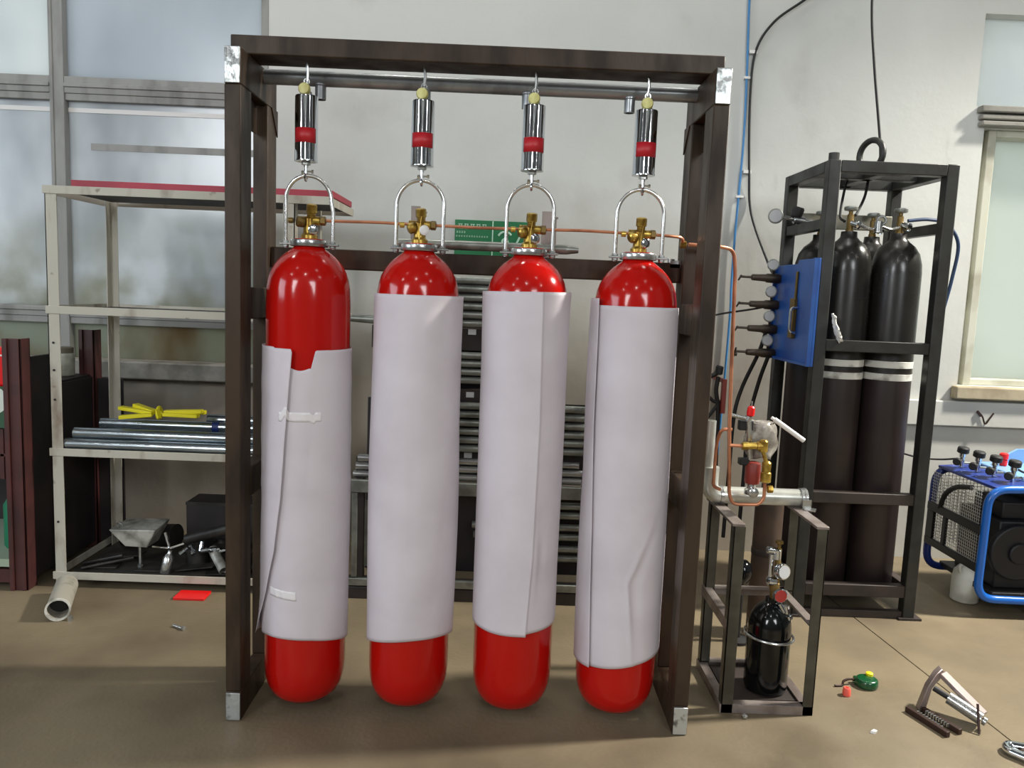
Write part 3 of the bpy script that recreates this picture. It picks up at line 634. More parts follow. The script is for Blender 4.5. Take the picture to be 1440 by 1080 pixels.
# ------------------------------------------------------------------ pipe store behind the cylinders
def build_pipe_store():
    t = thing('pipe_rack', 'dark steel storage rack holding horizontal pipes behind the red cylinders', 'rack', (0, 1.2, 0))
    for x, h in ((-.53,.62), (-.35,1.48), (.25,1.48), (.51,1.04)):
        box(x-.02, x+.02, 1.16, 1.20, 0, h).out('upright', 'frame_rust', t, .002)
        for z in (1.196, .94, .64, .505):
            if z > h: continue
            box(x-.015, x+.015, 1.03, 1.16, z-.02, z+.02).out('arm', 'frame_rust', t, .002)
        if x != .25: box(x-.012, x+.012, 1.03, 1.05, .10, .49).out('front_leg', 'galv_dull', t, .002)
    for z0, z1, x0, x1 in ((.489,.546,-.62,.60),(.06,.095,-.62,.60)):
        box(x0, x1, 1.028, 1.05, z0, z1).out('front_beam', 'galv_dull', t, .003)
    box(-.62, .60, 1.03, 1.18, .0, .055).out('base_beam', 'frame_rust', t, .003)
    for z, x0, x1 in ((1.175,-.48,.36),(.905,-.46,.36),(.62,-.1,.50)):
        box(x0, x1, 1.10, 1.155, z-.045, z+.055).out('shelf_beam', 'frame_rust', t, .003)
    for z in (1.215, .935, .66):
        lab(box(-.055, -.02, 1.097, 1.10, z-.012, z+.012).out('tag_plate', 'plastic_white', t), 'small white label')
    box(-.50, -.44, 1.12, 1.126, .12, .43).out('grey_plate', 'galv_dull', t)
    for x0, x1, z0, z1 in ((-.43,.33,1.22,1.45),(-.42,.33,.95,1.13),(-.50,.49,.55,.90),(-.50,.50,.10,.47)): box(x0, x1, 1.150, 1.158, z0, z1).out('gap_shade_panel', 'dark_sheet', t)  # dark sheets added to stand in for the shade between the pipes
    nth = ('first','second','third','fourth','fifth','sixth')
    def stack(zs, x0, x1, y, r, lb, mm, jit=.01):
        for z in zs:
            o = MB().pipe((x0+random.uniform(-jit,jit),y,z), (x1+random.uniform(-jit,jit),y,z), r, .003, 16).out('steel_pipe', mm, None)
            tag(o, lb.replace('steel pipe', 'steel pipe, '+nth[len(zs)-1-zs.index(z)]+' from the top,'), 'pipe', lb)
    stack([1.253+.0375*k for k in range(6)], -.42, .33, 1.07, .0158, 'grey steel pipe in the top stack of the pipe rack', 'galv_dull')
    stack([1.003+.0365*k for k in range(4)], -.40, .34, 1.07, .0155, 'grey steel pipe in the second stack of the pipe rack', 'galv_dull')
    stack([.697+.0385*k for k in range(6)], -.38, .485, 1.07, .0165, 'grey steel pipe in the third stack of the pipe rack', 'galv_dull')
    stack([.563,.600,.637], -.535, .47, 1.075, .0165, 'shiny steel pipe on the grey beam of the pipe rack', 'zinc', .02)
    stack([.20,.245,.30,.345,.40,.445], .02, .50, 1.085, .0160, 'short steel pipe in the lowest bay of the pipe rack', 'galv_dull', .03)
    o = MB().cyl((-.60,1.09,1.256), (-.45,1.09,1.253), .014, .020, n=14).out('steel_bar', 'galv_dull', None); tag(o, 'tapered steel bar sticking out left of the top pipe stack', 'bar')
build_pipe_store()

# ------------------------------------------------------------------ black gas rack on the right
def build_gas_rack():
    X0, X1, Y0, Y1, H, s = 1.445, 2.0, 1.0, 1.53, 2.006, .052
    t = thing('cylinder_cage', 'black steel cage rack holding brown gas cylinders by the right wall', 'rack', ((X0+X1)/2, 1.26, 0))
    for x in (X0, X1-s):
        for y in (Y0, Y1-s): box(x, x+s, y, y+s, 0, H).out('post', 'black_frame', t, .004)
    for y in (Y0, Y1-s):
        box(X0+s, X1-s, y, y+s, H-.05, H-.001).out('top_rail', 'black_frame', t, .003)
    for x in (X0, X1-s): box(x, x+s, Y0+s, Y1-s, H-.05, H-.001).out('top_rail', 'black_frame', t, .003)
    box(1.70, 1.75, Y0+s, Y1-s, H-.04, H-.004).out('cross_bar', 'black_frame', t, .003)
    box(X0+s, X1-s, 1.24, 1.29, H-.04, H-.004).out('cross_bar', 'black_frame', t, .003)
    for x in (X0, X1-s): box(x+.006, x+s-.006, Y0+s, Y1-s, 1.72, 1.765).out('side_bar', 'black_frame', t, .003)
    box(X0+s, X1-s, Y1-s-.03, Y1-s, 1.76, 1.83).out('rear_bar', 'bar_olive', t, .003)
    box(X0+s, X1-s, Y0+.004, Y0+s-.004, 1.198, 1.248).out('front_bar', 'black_frame', t, .003)
    box(X0+s, X1-s, Y0+.004, Y0+s-.004, .525, .575).out('front_bar', 'frame_rust', t, .003)
    box(X0+s, X1-s, Y0+.004, Y0+s-.004, .10, .155).out('front_bar', 'frame_rust', t, .003)
    box(X0+s, X1-s, Y0+.01, Y0+s-.01, .0, .035).out('base_rail', 'frame_rust', t, .003)
    for x in (X0, X1-s): box(x+.006, x+s-.006, Y0+s, Y1-s, .10, .155).out('base_side', 'frame_rust', t, .003)
    box(X0+.03, X1-.03, Y0+.05, Y1-.03, .085, .10).out('base_plate', 'frame_rust', t)
    for x in (X0, X1-s): box(x-.02, x+s+.03, Y0-.01, Y0+s+.03, 0, .010).out('foot_plate', 'frame_rust', t)
    MB().torus((1.735,1.265,2.078), (1,.42,0), .066, .014, 28, 10).out('lifting_ring', 'black_frame', t)
    MB().cyl((X0+s*.5,Y0+s*.5,H), (X0+s*.5,Y0+s*.5,H+.03), .022, n=14).out('post_cap', 'black_frame', t)
    box(1.50, 1.96, 1.028, 1.036, 1.72, 1.745) if 0 else None
    # cylinders
    pos = [(1.628,1.175,'front left'),(1.852,1.175,'front right'),(1.590,1.40,'rear left'),(1.835,1.40,'rear right')]
    for k, (x, y, w_) in enumerate(pos):
        g = thing('gas_cylinder', 'dark brown gas cylinder in the black cage, '+w_+(' with two white bands' if k < 2 else ' behind the banded ones'), 'gas cylinder', (x, y, .10), 'brown cylinders in the black cage')
        R = .108
        MB().lathe([(R*.9,.10),(R,.115),(R,1.11)], (x,y,0), n=40).out('cylinder_body', 'cyl_brown', g)
        MB().lathe([(R,1.11),(R,1.55),(R*.97,1.59),(R*.86,1.635),(R*.66,1.668),(R*.45,1.686),(.036,1.70),(.034,1.725),(.0,1.725)], (x,y,0), n=40).out('shoulder', 'cyl_dark', g)
        for z in (1.072, 1.128):
            if k < 2: MB().lathe([(R+.0004,z),(R+.0012,z+.001),(R+.0012,z+.029),(R+.0004,z+.03)], (x,y,0), n=40).out('white_band', 'cyl_white', g)
        m = MB(); m.lathe([(.017,1.725),(.017,1.735),(.014,1.74),(.014,1.80),(.009,1.803),(.009,1.822)], (x,y,0), n=14); v = m.out('valve', 'brass_dark', g)
        m = MB(); m.lathe([(.010,1.815),(.027,1.818),(.029,1.822),(.029,1.832),(.024,1.836),(.0,1.836)], (x,y,0), n=16); m.out('handwheel', 'galv_dull', v)
        m = MB(); m.lathe([(.012,0),(.015,.002),(.015,.03),(.018,.032),(.018,.046),(.012,.05)], (x+.005,y,1.765), (.45,-.85,-.3), 14); m.out('outlet', 'chrome', v)
    m = MB(); m.lathe([(.022,1.738),(.026,1.742),(.022,1.775),(.016,1.785)], (pos[2][0],pos[2][1],0), n=14); lab(m.out('neck_collar', 'knob_cream', bpy.data.objects[g.name]), 'yellow collar') if 0 else None
    # pressure regulator with gauge on the rear left valve
    x, y = pos[2][:2]
    r = thing('pressure_regulator', 'grey regulator with a round gauge on the rear left cylinder valve', 'regulator', (1.46, 1.39, 1.80))
    m = MB(); m.cyl((1.57,y-.02,1.775), (1.38,y-.02,1.80), .011, n=10); m.lathe([(.015,0),(.02,.003),(.02,.05),(.015,.055)], (1.50,y-.02,1.784), (-1,0,.12), 12); m.out('stem', 'zinc', r)
    m = MB(); m.lathe([(.0,-.012),(.032,-.012),(.035,-.008),(.035,.008),(.032,.012),(.0,.012)], (1.362,y-.02,1.802), (-.35,-1,0), 24); q = m.out('gauge', 'galv_dull', r)
    MB().lathe([(.028,0),(.028,.001)], Vector((1.362,y-.02,1.802))+Vector((-.35,-1,0)).normalized()*.0122, (-.35,-1,0), 20).out('dial', 'gauge_face', q)
    m = MB(); m.lathe([(.018,0),(.026,.004),(.028,.04),(.022,.05),(.0,.05)], (1.455,y-.02,1.80), (.25,-.2,1), 14); m.out('adjusting_knob', 'rubber', r)
    # short copper pigtails between the front valves
    m = MB(); m.tube(spline([(1.655,1.14,1.755),(1.70,1.12,1.735),(1.74,1.13,1.75),(1.80,1.15,1.74),(1.84,1.15,1.75)]), .007, 8); m.lathe([(.012,0),(.018,.002),(.018,.05),(.012,.052)], (1.735,1.13,1.72), (0,0,1), 10); m.torus((1.745,1.125,1.775), (.3,1,0), .018, .006, 16, 6)
    tag(m.out('pigtail_hose', 'zinc', None), 'short metal pigtail tube joining the two front valves in the cage', 'tube')
    # blue panel on the left side of the cage
    xp = 1.425
    b = thing('blue_panel', 'bright blue steel panel on the left side of the black cage', 'panel', (xp, 1.18, 1.35))
    m = MB(); m.prism([(xp-.006,.965,1.13),(xp-.006,1.475,1.13),(xp-.006,1.475,1.575),(xp-.006,1.20,1.575),(xp-.006,1.19,1.592),(xp-.006,.965,1.592)], (.012,0,0)); m.out('sheet', 'blue_panel', b, .002)
    for (y0, y1, z0, z1) in ((.965,1.475,1.13,1.142),(.965,.977,1.142,1.592),(1.463,1.475,1.142,1.575)): box(xp-.022, xp-.006, y0, y1, z0, z1).out('flange', 'blue_panel', b)
    m = MB(); m.box(xp-.024, xp-.006, 1.165, 1.215, 1.24, 1.42); m.box(xp-.016, xp-.006, 1.175, 1.19, 1.42, 1.54); m.out('latch', 'brass_dark', b, .003)
    m = MB(); m.tube(arc([(xp-.01,1.15,1.38),(xp-.04,1.15,1.375),(xp-.04,1.15,1.27),(xp-.01,1.15,1.265)], .02), .006, 8); m.out('handle', 'chrome', b)
    for k, z in enumerate((1.512, 1.385, 1.268, 1.152)):
        r = thing('gas_regulator', 'brown gas regulator with T-handle beside the blue panel, %s of four from the top' % ('first','second','third','fourth')[k], 'regulator', (1.40, 1.42, z), 'regulators left of the blue panel')
        y = 1.42
        m = MB(); m.lathe([(.020,-.02),(.024,0),(.022,.05),(.018,.055),(.015,.12),(.010,.125),(.006,.126),(.006,.18)], (1.405,y,z), (-1,0,.02), 16); m.out('bonnet', 'reg_body', r)
        m = MB(); m.tube([(1.226,y-.02,z+.022 if k == 3 else z+.008),(1.226,y+.02,z-.028 if k == 3 else z-.012)], .0045, 8); m.cyl((1.226,y,z-.008), (1.236,y,z-.008), .012, n=10) if k == 3 else None; m.out('t_handle', 'reg_body', r)
        m = MB(); m.lathe([(.0,-.01),(.026,-.01),(.028,-.006),(.028,.008),(.025,.01),(.0,.01)], (1.372,y-.03,z+.063), (-.3,-1,0), 20); q = m.out('gauge', 'galv_dull', r)
        MB().lathe([(.022,0),(.022,.001)], Vector((1.372,y-.03,z+.063))+Vector((-.3,-1,0)).normalized()*.0102, (-.3,-1,0), 18).out('dial', 'gauge_face', q)
        m = MB(); m.cyl((1.376,y-.025,z+.05), (1.388,y,z+.01), .007, n=8); m.cyl((1.40,y,z), (1.425,1.42,z), .016, n=10); m.out('stem', 'reg_body', r)
    # white rag on the front bar
    m = MB(); m.grid(lambda u, v: (1.500+.055*u+.02*v*(1-u)+.006*math.sin(9*v+4*u), .985+.01*math.sin(14*v*u)+.008*u, 1.36-.13*u-.02*v+.035*v*u+.008*math.sin(7*u+3*v)-.0), 14, 8)
    tag(m.out('rag', 'rag', None, solid=.006), 'crumpled white rag tucked behind the cage post above the front bar', 'rag')
build_gas_rack()

# ------------------------------------------------------------------ hoses and cables on the right wall
def cable(name, pts, r, m, lb, cat, n=8):
    return tag(MB().tube(spline(pts, n), r, 8).out(name, m, None), lb, cat)
o = cable('air_hose', [(1.303,1.885,3.2),(1.308,1.885,2.94),(1.322,1.885,2.59),(1.33,1.885,2.23),(1.321,1.885,1.79),(1.32,1.885,1.49),(1.324,1.885,1.33),(1.32,1.885,1.0),(1.31,1.885,.55)], .0062, 'hose_blue', 'thin blue air hose running down the white wall', 'hose')
for z in (2.56, 1.95): box(1.31, 1.35, 1.878, 1.9, z-.006, z+.006).out('clip', 'plastic_white', o)
o = cable('black_cable', [(1.72,1.88,3.05),(1.58,1.88,2.95),(1.44,1.88,2.84),(1.358,1.88,2.69),(1.347,1.88,2.45),(1.37,1.88,2.08),(1.398,1.88,1.86),(1.46,1.75,1.61),(1.40,1.46,1.53)], .0065, 'rubber', 'black cable curving down the wall to the top regulator', 'cable')
for x, z in ((1.355,2.69),(1.37,2.08)): box(x-.03, x+.012, 1.876, 1.9, z-.008, z+.008).out('clip', 'plastic_white', o)
cable('black_cable', [(1.69,1.32,3.2),(1.701,1.32,2.77),(1.737,1.32,2.49),(1.80,1.32,2.12),(1.79,1.31,2.02),(1.752,1.30,1.985),(1.735,1.29,1.90),(1.69,1.25,1.82),(1.655,1.19,1.80)], .0065, 'rubber', 'black cable hanging from above into the top of the black cage', 'cable')
cable('black_cable', [(1.66,1.31,1.985),(1.63,1.27,1.92),(1.60,1.22,1.80),(1.61,1.19,1.77)], .006, 'rubber', 'short black cable behind the front left cage post', 'cable')
cable('navy_hose', [(2.01,1.42,1.81),(2.11,1.42,1.82),(2.20,1.42,1.80),(2.262,1.42,1.71),(2.25,1.42,1.55),(2.22,1.42,1.38),(2.205,1.42,1.30)], .0085, 'hose_navy', 'dark blue hose looping out right of the black cage', 'hose')
cable('black_hose', [(1.37,1.42,1.25),(1.35,1.44,1.15),(1.30,1.5,.97),(1.27,1.5,.82),(1.265,1.5,.55),(1.26,1.5,.2)], .010, 'rubber', 'black hose hanging from the third regulator', 'hose')
cable('black_hose', [(1.385,1.40,1.14),(1.36,1.44,1.0),(1.34,1.48,.80),(1.335,1.48,.5),(1.33,1.48,.2)], .010, 'rubber', 'black hose hanging from the fourth regulator', 'hose')
cable('thin_cable', [(1.37,1.40,1.38),(1.30,1.45,1.36),(1.22,1.6,1.335),(1.19,1.7,1.32)], .005, 'rubber', 'thin black cable from the second regulator to the wall', 'cable')
t = thing('hose_valve', 'dark tangled hose tap hanging left of the copper tube', 'hose tap', (1.18, 1.55, .85))
m = MB(); m.tube(spline([(1.135,1.5,1.02),(1.165,1.5,1.035),(1.18,1.5,1.075)]), .012, 8); m.lathe([(.012,0),(.02,.005),(.02,.04),(.012,.045)], (1.178,1.5,1.03), (.1,0,1), 10); m.out('tap', 'rubber', t)
m = MB(); m.tube(spline([(1.178,1.5,1.02),(1.172,1.5,.95),(1.185,1.5,.88),(1.19,1.5,.80),(1.20,1.5,.4)]), .011, 8); m.tube(spline([(1.135,1.5,.92),(1.165,1.5,.895),(1.195,1.5,.895)]), .009, 8); m.tube(spline([(1.185,1.5,.88),(1.15,1.5,.83),(1.12,1.5,.79)]), .009, 8); m.out('hose', 'rubber', t)
m = MB(); m.box(1.195, 1.215, 1.47, 1.50, .84, 1.01); m.box(1.20, 1.21, 1.50, 1.9, .99, 1.01); m.out('bracket', 'red_brown', t)

# ------------------------------------------------------------------ small rack with black cylinder
def build_small():
    t = thing('cylinder_stand', 'small open olive steel stand around a black cylinder, right of the red ones', 'stand', (1.05, .31, 0))
    for (x, y, w_) in ((.890,.146,.040),(1.170,.146,.036),(.893,.45,.036),(1.190,.45,.036)):
        m = MB(); m.box(x, x+w_, y, y+.005, 0, .655); m.box((x if x < 1 else x+w_-.005), (x+.005 if x < 1 else x+w_), y, y+.036, 0, .655); m.out('post', 'rack_olive', t, .001)
    for x in (.885, 1.166):
        m = MB(); m.box(x, x+.042, .146, .486, .655, .664); m.out('top_rail', 'rack_bare', t, .001)
        m = MB(); m.box(x+.004, x+.034, .151, .486, .322, .328); m.box(x+(.004 if x < 1 else .030), x+(.008 if x < 1 else .034), .151, .486, .29, .322); m.out('middle_rail', 'rack_bare', t, .001)
        m = MB(); m.box(x+.004, x+.036, .151, .486, .026, .032); m.box(x+(.004 if x < 1 else .032), x+(.008 if x < 1 else .036), .151, .486, 0, .026); m.out('bottom_rail', 'rack_bare', t, .001)
    m = MB(); m.box(.885, 1.206, .146, .151, 0, .032); m.box(.885, 1.206, .151, .18, .026, .032); m.out('front_rail', 'rack_bare', t, .001)
    for z in (.033, .322):
        m = MB(); m.box(.893, 1.226, .45, .482, z, z+.006); m.box(.893, 1.226, .478, .482, z-.03, z); m.out('rear_rail', 'rack_bare', t, .001)
    box(.93, 1.17, .20, .45, .018, .024).out('base_plate', 'frame_rust', t)
    # the silver pipe on top
    p = thing('silver_pipe', 'silver pipe with an upturned elbow lying on the small steel stand', 'pipe', (1.03, .40, .70))
    m = MB(); m.tube(arc([(.862,.40,.965),(.862,.40,.698),(1.225,.40,.698)], .035, 8), .0165, 16); 
    m = MB(); m.tube(arc([(.868,.40,.80),(.868,.40,.697),(.96,.40,.697)], .05, 8)+[Vector((1.222,.40,.697))], .031, 20); m.out('barrel', 'pipe_silver', p)
    m = MB(); m.pipe((.858,.40,.79), (.858,.40,.968), .019, .003, 18); lab(m.out('riser', 'pipe_silver', p), 'upright pale pipe'); 
    m = MB(); m.lathe([(.031,0),(.0335,.002),(.0335,.012),(.031,.014)], (.905,.40,.697), (1,0,0), 24); m.lathe([(.031,0),(.035,.002),(.035,.012),(.031,.014)], (1.196,.40,.697), (1,0,0), 24); m.lathe([(.033,0),(.036,.003),(.036,.012),(.02,.014),(.02,.016)], (1.208,.40,.697), (1,0,0), 24); m.out('collar', 'zinc', p)
    m = MB(); m.box(1.196, 1.226, .355, .36, .664, .70); m.bar((1.205,.357,.668), (1.238,.34,.667), .03, .006); m.out('strap', 'zinc', p)
    # black cylinder
    x, y = 1.085, .285
    g = thing('gas_cylinder', 'small glossy black gas cylinder with gauge standing in the steel stand', 'gas cylinder', (x, y, .024))
    MB().lathe([(.060,.024),(.071,.030),(.075,.045),(.075,.255),(.072,.278),(.064,.302),(.050,.324),(.034,.340),(.022,.348),(.020,.362),(.0,.362)], (x,y,0), n=40).out('cylinder_body', 'black_gloss', g)
    MB().torus((x,y,.226), (.05,0,1), .0845, .0045, 44, 8).out('hoop', 'zinc', g)
    m = MB(); m.lathe([(.014,.362),(.014,.39),(.018,.392),(.018,.415),(.011,.42)], (x+.006,y,0), n=12); v = m.out('valve', 'brass_dark', g)
    m = MB(); m.lathe([(.012,0),(.024,.004),(.026,.008),(.026,.016),(.022,.020),(.0,.020)], (x+.016,y-.018,.380), (.1,-1,.05), 24); q = m.out('gauge', 'chrome', v); 
    MB().lathe([(.0215,0),(.0215,.001)], Vector((x+.016,y-.018,.380))+Vector((.1,-1,.05)).normalized()*.0202, (.1,-1,.05), 20).out('dial', 'red_gauge', g)
    m = MB(); m.cyl((x+.018,y-.03,.352), (x+.035,y-.035,.322), .009, n=10); m.cyl((x+.040,y-.03,.345), (x+.046,y-.03,.318), .012, n=10); m.lathe([(.009,0),(.014,.003),(.014,.016),(.009,.018)], (x+.05,y-.03,.312), (.4,0,-1), 10); m.out('outlet', 'chrome', v)
    m = MB(); m.lathe([(.012,0),(.018,.003),(.018,.03),(.012,.034)], (x+.012,y,.42), (-1,0,.1), 12); m.cyl((x-.012,y,.432), (x-.012,y,.520), .008, n=10); m.lathe([(.010,.50),(.014,.503),(.014,.535),(.008,.54)], (x+.008,y,0), n=10); m.lathe([(.009,0),(.013,.003),(.013,.03),(.008,.034)], (x+.002,y,.532), (-1,0,.1), 10); m.out('bracket', 'chrome', v)
    m = MB(); m.lathe([(.0,-.012),(.027,-.012),(.029,-.008),(.029,.008),(.026,.012),(.0,.012)], (x+.022,y-.02,.465), (.35,-1,.1), 22); q = m.out('pressure_gauge', 'chrome', g)
    MB().lathe([(.023,0),(.023,.001)], Vector((x+.022,y-.02,.465))+Vector((.35,-1,.1)).normalized()*.0122, (.35,-1,.1), 20).out('dial', 'gauge_face', q)
    m = MB(); m.lathe([(.006,.535),(.006,.555),(.014,.56),(.014,.568),(.0,.57)], (x+.012,y,0), n=10); m.cyl((x+.012,y,.41), (x+.012,y,.54), .01, n=10); m.out('stem', 'brass_dark', v)
    # brass release valve assembly above the pipe
    a = thing('release_valve', 'brass release valve group with red knob and pale lever above the silver pipe', 'valve', (1.0, .27, .73))
    m = MB(); m.lathe([(.018,.728),(.021,.73),(.021,.745),(.015,.75),(.015,.765)], (.985,.30,0), n=16); m.lathe([(.012,0),(.018,.003),(.018,.024),(.012,.028)], (.985,.285,.742), (0,-1,0), 8); m.out('base_fitting', 'zinc', a)
    m = MB(); m.lathe([(.014,.765),(.024,.768),(.026,.775),(.026,.835),(.022,.842),(.014,.845)], (.988,.30,0), n=20); lab(m.out('solenoid', 'red_brown', a), 'dark red cylindrical coil')
    box(.938, .972, .29, .32, .832, .855).out('terminal_box', 'rubber', a, .003)
    m = MB(); m.lathe([(.012,.780),(.018,.783),(.0185,.815),(.015,.818),(.016,.85),(.010,.856)], (1.022,.262,0), n=12); m.cyl((1.020,.262,.85), (1.004,.262,.895), .007, n=8); m.lathe([(.010,0),(.013,.002),(.013,.018),(.010,.02)], (1.03,.262,.757), (1,0,0), 8); m.out('check_valve', 'brass', a)
    m = MB(); m.lathe([(.010,0),(.014,.003),(.014,.022),(.012,.024),(.012,.05),(.015,.053),(.015,.07),(.010,.073)], (.930,.26,.905), (1,0,.06), 8); m.lathe([(.014,-.02),(.016,-.016),(.016,.016),(.010,.022)], (1.005,.26,.908), (0,0,1), 8); m.out('tee_valve', 'brass', a)
    m = MB(); m.grid(lambda u, v: (1.018+.052*math.cos(2*PI*u)*(.75+.35*math.sin(PI*v))+.006*math.sin(5*u*2*PI+9*v), .33+.035*math.sin(2*PI*u)+.004*math.sin(7*v), .855+.125*v+.004*math.sin(2*PI*3*u)), 24, 8)
    m.add([(1.018,.33,.985),(1.0,.33,.984),(1.03,.33,.984)], [(0,1,2)]); lab(m.out('plastic_cover', 'plastic_film', a, solid=.001), 'crumpled grey plastic cover')
    m = MB(); m.grid(lambda u, v: (1.018+.05*math.cos(2*PI*u)*v*.78, .33+.033*math.sin(2*PI*u)*v, .988-.008*v), 20, 2); m.out('cover_top', 'plastic_film', a, solid=.001)
    m = MB(); m.cyl((1.045,.285,.998), (1.152,.285,.928), .0085, n=12); m.cyl((1.034,.285,1.004), (1.047,.285,.997), .0055, n=8); lab(m.out('lever', 'plastic_white', a), 'pale lever slanting down to the right')
    m = MB(); m.lathe([(.008,0),(.0125,.003),(.0135,.012),(.0125,.03),(.008,.035)], (.955,.27,1.008), (.06,0,1), 14); lab(m.out('knob', 'bright_red', a), 'bright red knob')
    m = MB(); m.lathe([(.003,0),(.003,.02)], (.958,.27,1.04), (0,0,1), 8); m.cyl((.89,.27,1.010), (.955,.27,.997), .0065, n=8); m.lathe([(.008,0),(.011,.002),(.011,.016),(.008,.018)], (.945,.27,.992), (.3,0,1), 8); m.cyl((.955,.28,.99), (.972,.29,.855), .009, n=8); m.out('pilot_stem', 'zinc', a)
    m = MB(); m.box(.925, .975, .285, .31, .955, .99); m.out('pilot_body', 'rubber', a, .004)
build_small()

d_ = thing('rusty_drum', 'rust-brown upright steel tube standing behind the small stand', 'tube', (1.23, .80, 0))
m = MB(); m.lathe([(.058,0),(.058,.60),(.054,.60),(.054,0)], (1.235,.80,0), n=24, ring=True); m.out('barrel', 'rust', d_)
m = MB(); m.lathe([(.0585,.35),(.060,.352),(.060,.375),(.0585,.377)], (1.235,.80,0), n=24); m.out('band', 'frame_rust', d_)
d_ = thing('hose_fitting', 'black ball-shaped hose fitting low behind the left post of the small stand', 'fitting', (1.115, .72, 0))
m = MB(); m.lathe([(.05,0),(.05,.012),(.012,.02),(.012,.26)], (1.115,.72,0), n=16); m.out('foot', 'rubber', d_)
m = MB(); m.lathe([(.0,.25),(.025,.256),(.04,.28),(.042,.30),(.035,.33),(.02,.345),(.0,.348)], (1.115,.72,0), n=20); m.out('ball', 'black_gloss', d_)
o = tag(MB().tube(arc([(.905,.30,.955),(.868,.30,.955),(.862,.325,.90),(.866,.345,.74),(.895,.352,.728)], .03), .006, 8).out('copper_tube', 'copper', None), 'short copper tube dropping onto the silver pipe beside the long one', 'tube')
o = tag(MB().tube(spline([(2.722,1.862,.846),(2.745,1.86,.822),(2.764,1.86,.782),(2.785,1.86,.81),(2.807,1.863,.842)]), .0045, 6).out('wire_hook', 'tool_brown', None), 'small bent wire hook on the ledge under the right window', 'hook')
m = MB(); m.bar((2.715,1.865,.85), (2.738,1.86,.825), .02, .012); m.out('tab', 'tool_brown', o)

